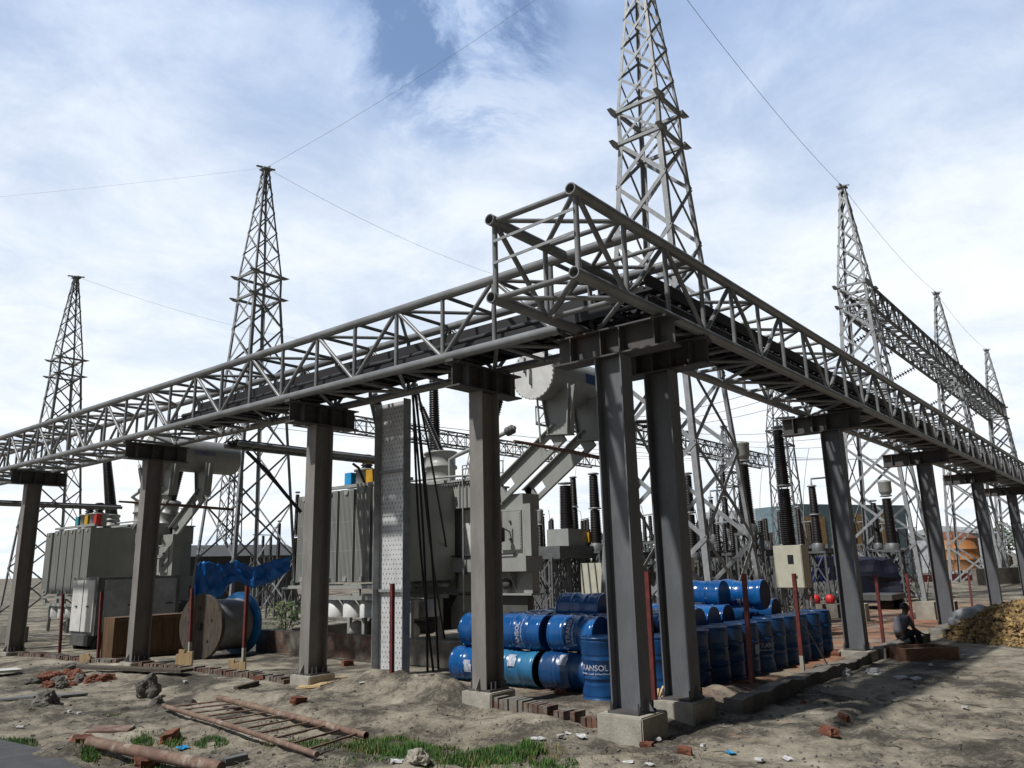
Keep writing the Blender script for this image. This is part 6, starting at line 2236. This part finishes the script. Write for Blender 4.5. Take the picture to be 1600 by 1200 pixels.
for i in range(90):
    px, py = rng.uniform(0, 1600), rng.uniform(1090, 1200)
    p = gp(px, py)
    a = rng.uniform(0, pi)
    l_ = rng.uniform(0.05, 0.22)
    d = V((cos(a), sin(a), 0)) * l_
    m.tube([p + V((0, 0, .01)), p + d * .5 + V((0, 0, .025)), p + d + V((0, 0, .012))], 0.005, 5)
tag(m.build('twigs', 'wood'), 'dark twigs and sticks scattered on the ground', 'twigs', None, 'stuff')

# ---------------------------------------------------------------- grass and weeds
m = MB()


def grass_patch(px, py, rx, ry, n, h):
    n = int(n * 1.9)
    for i in range(n):
        a, r = rng.uniform(0, 2 * pi), math.sqrt(rng.random())
        x_, y_ = px + rx * r * cos(a), py + ry * r * sin(a)
        if mn.noise(V((x_ * 0.035, y_ * 0.09, 3))) < -0.30:
            continue
        p = gz(x_, y_, 0.04)
        p.z = gh(p.x, p.y) - 0.01
        hh = h * rng.uniform(0.45, 1.15) * (1 - 0.5 * r)
        b_ = rng.uniform(0, 2 * pi)
        ln_ = V((cos(b_), sin(b_), 0)) * hh * rng.uniform(.1, .55)
        w_ = V((-sin(b_), cos(b_), 0)) * rng.uniform(0.003, 0.006)
        m.add([p - w_, p + w_, p + ln_ * .45 + V((0, 0, hh * .65)) + w_ * .6, p + ln_ * .45 + V((0, 0, hh * .65)) - w_ * .6, p + ln_ + V((0, 0, hh))], [(0, 1, 2, 3), (3, 2, 4)])


for q in ((600, 1165, 60, 14, 1500, 0.13), (650, 1178, 55, 14, 1300, 0.13), (720, 1180, 60, 12, 1300, 0.12), (790, 1176, 45, 12, 1100, 0.13), (830, 1170, 25, 10, 700, 0.15), (865, 1188, 40, 8, 500, 0.09), (480, 1162, 60, 8, 500, 0.08), (330, 1155, 28, 8, 450, 0.10), (222, 1153, 18, 8, 380, 0.11), (268, 1150, 18, 10, 420, 0.12),
          (180, 1168, 18, 8, 300, 0.10), (140, 1186, 16, 8, 350, 0.12), (20, 1160, 40, 12, 700, 0.10), (178, 1110, 14, 6, 120, 0.06), (700, 1190, 120, 12, 900, 0.07), (560, 1190, 60, 8, 200, 0.06), (450, 1130, 60, 8, 120, .05), (250, 1190, 60, 8, 200, 0.08)):
    grass_patch(*q)
GRASS = m
M['drygrass'] = mat('dry_grass', (0.26, 0.22, 0.10), 0.85)
m = MB()
for q in ((600, 1165, 70, 18, 260, 0.15), (720, 1180, 80, 16, 260, 0.14), (840, 1174, 50, 14, 160, 0.14), (460, 1160, 80, 12, 160, 0.10), (250, 1155, 60, 14, 160, 0.11), (150, 1180, 40, 14, 140, 0.12), (700, 1150, 200, 25, 200, 0.07), (350, 1130, 160, 40, 160, 0.06), (1000, 1180, 200, 18, 120, 0.06)):
    grass_patch(*q)
tag(m.build('dry_grass', 'drygrass'), 'dry straw coloured stems mixed into the green grass', 'dry grass', None, 'stuff')
m = GRASS
tag(m.build('grass', 'grass'), 'bright green grass tufts along the bottom of the picture', 'grass', None, 'stuff')
m = MB()
pw = dep(446, 1000, 25)
for i in range(260):
    c = V((pw.x + rng.gauss(0, .35), pw.y + rng.gauss(0, .35), gh(pw.x, pw.y) + rng.uniform(0.05, 1.1)))
    u = V((rng.gauss(0, 1), rng.gauss(0, 1), rng.gauss(0, .6))).normalized() * rng.uniform(.04, .1)
    v_ = u.orthogonal().normalized() * rng.uniform(.02, .05)
    m.add([c - u, c + v_, c + u, c - v_], [(0, 1, 2, 3)])
T = thing('weed_bush', 'scruffy green weed growing between the reel and the near transformer', 'weed', (pw.x, pw.y, 0))
m.build('leaves', 'weed', T)
mm = MB()
for i in range(9):
    a = rng.uniform(0, 6.28)
    mm.tube([(pw.x, pw.y, gh(pw.x, pw.y) - .05), (pw.x + .2 * cos(a), pw.y + .2 * sin(a), 0.5), (pw.x + .45 * cos(a), pw.y + .45 * sin(a), 0.9)], 0.012, 5)
mm.build('stems', 'weed', T)
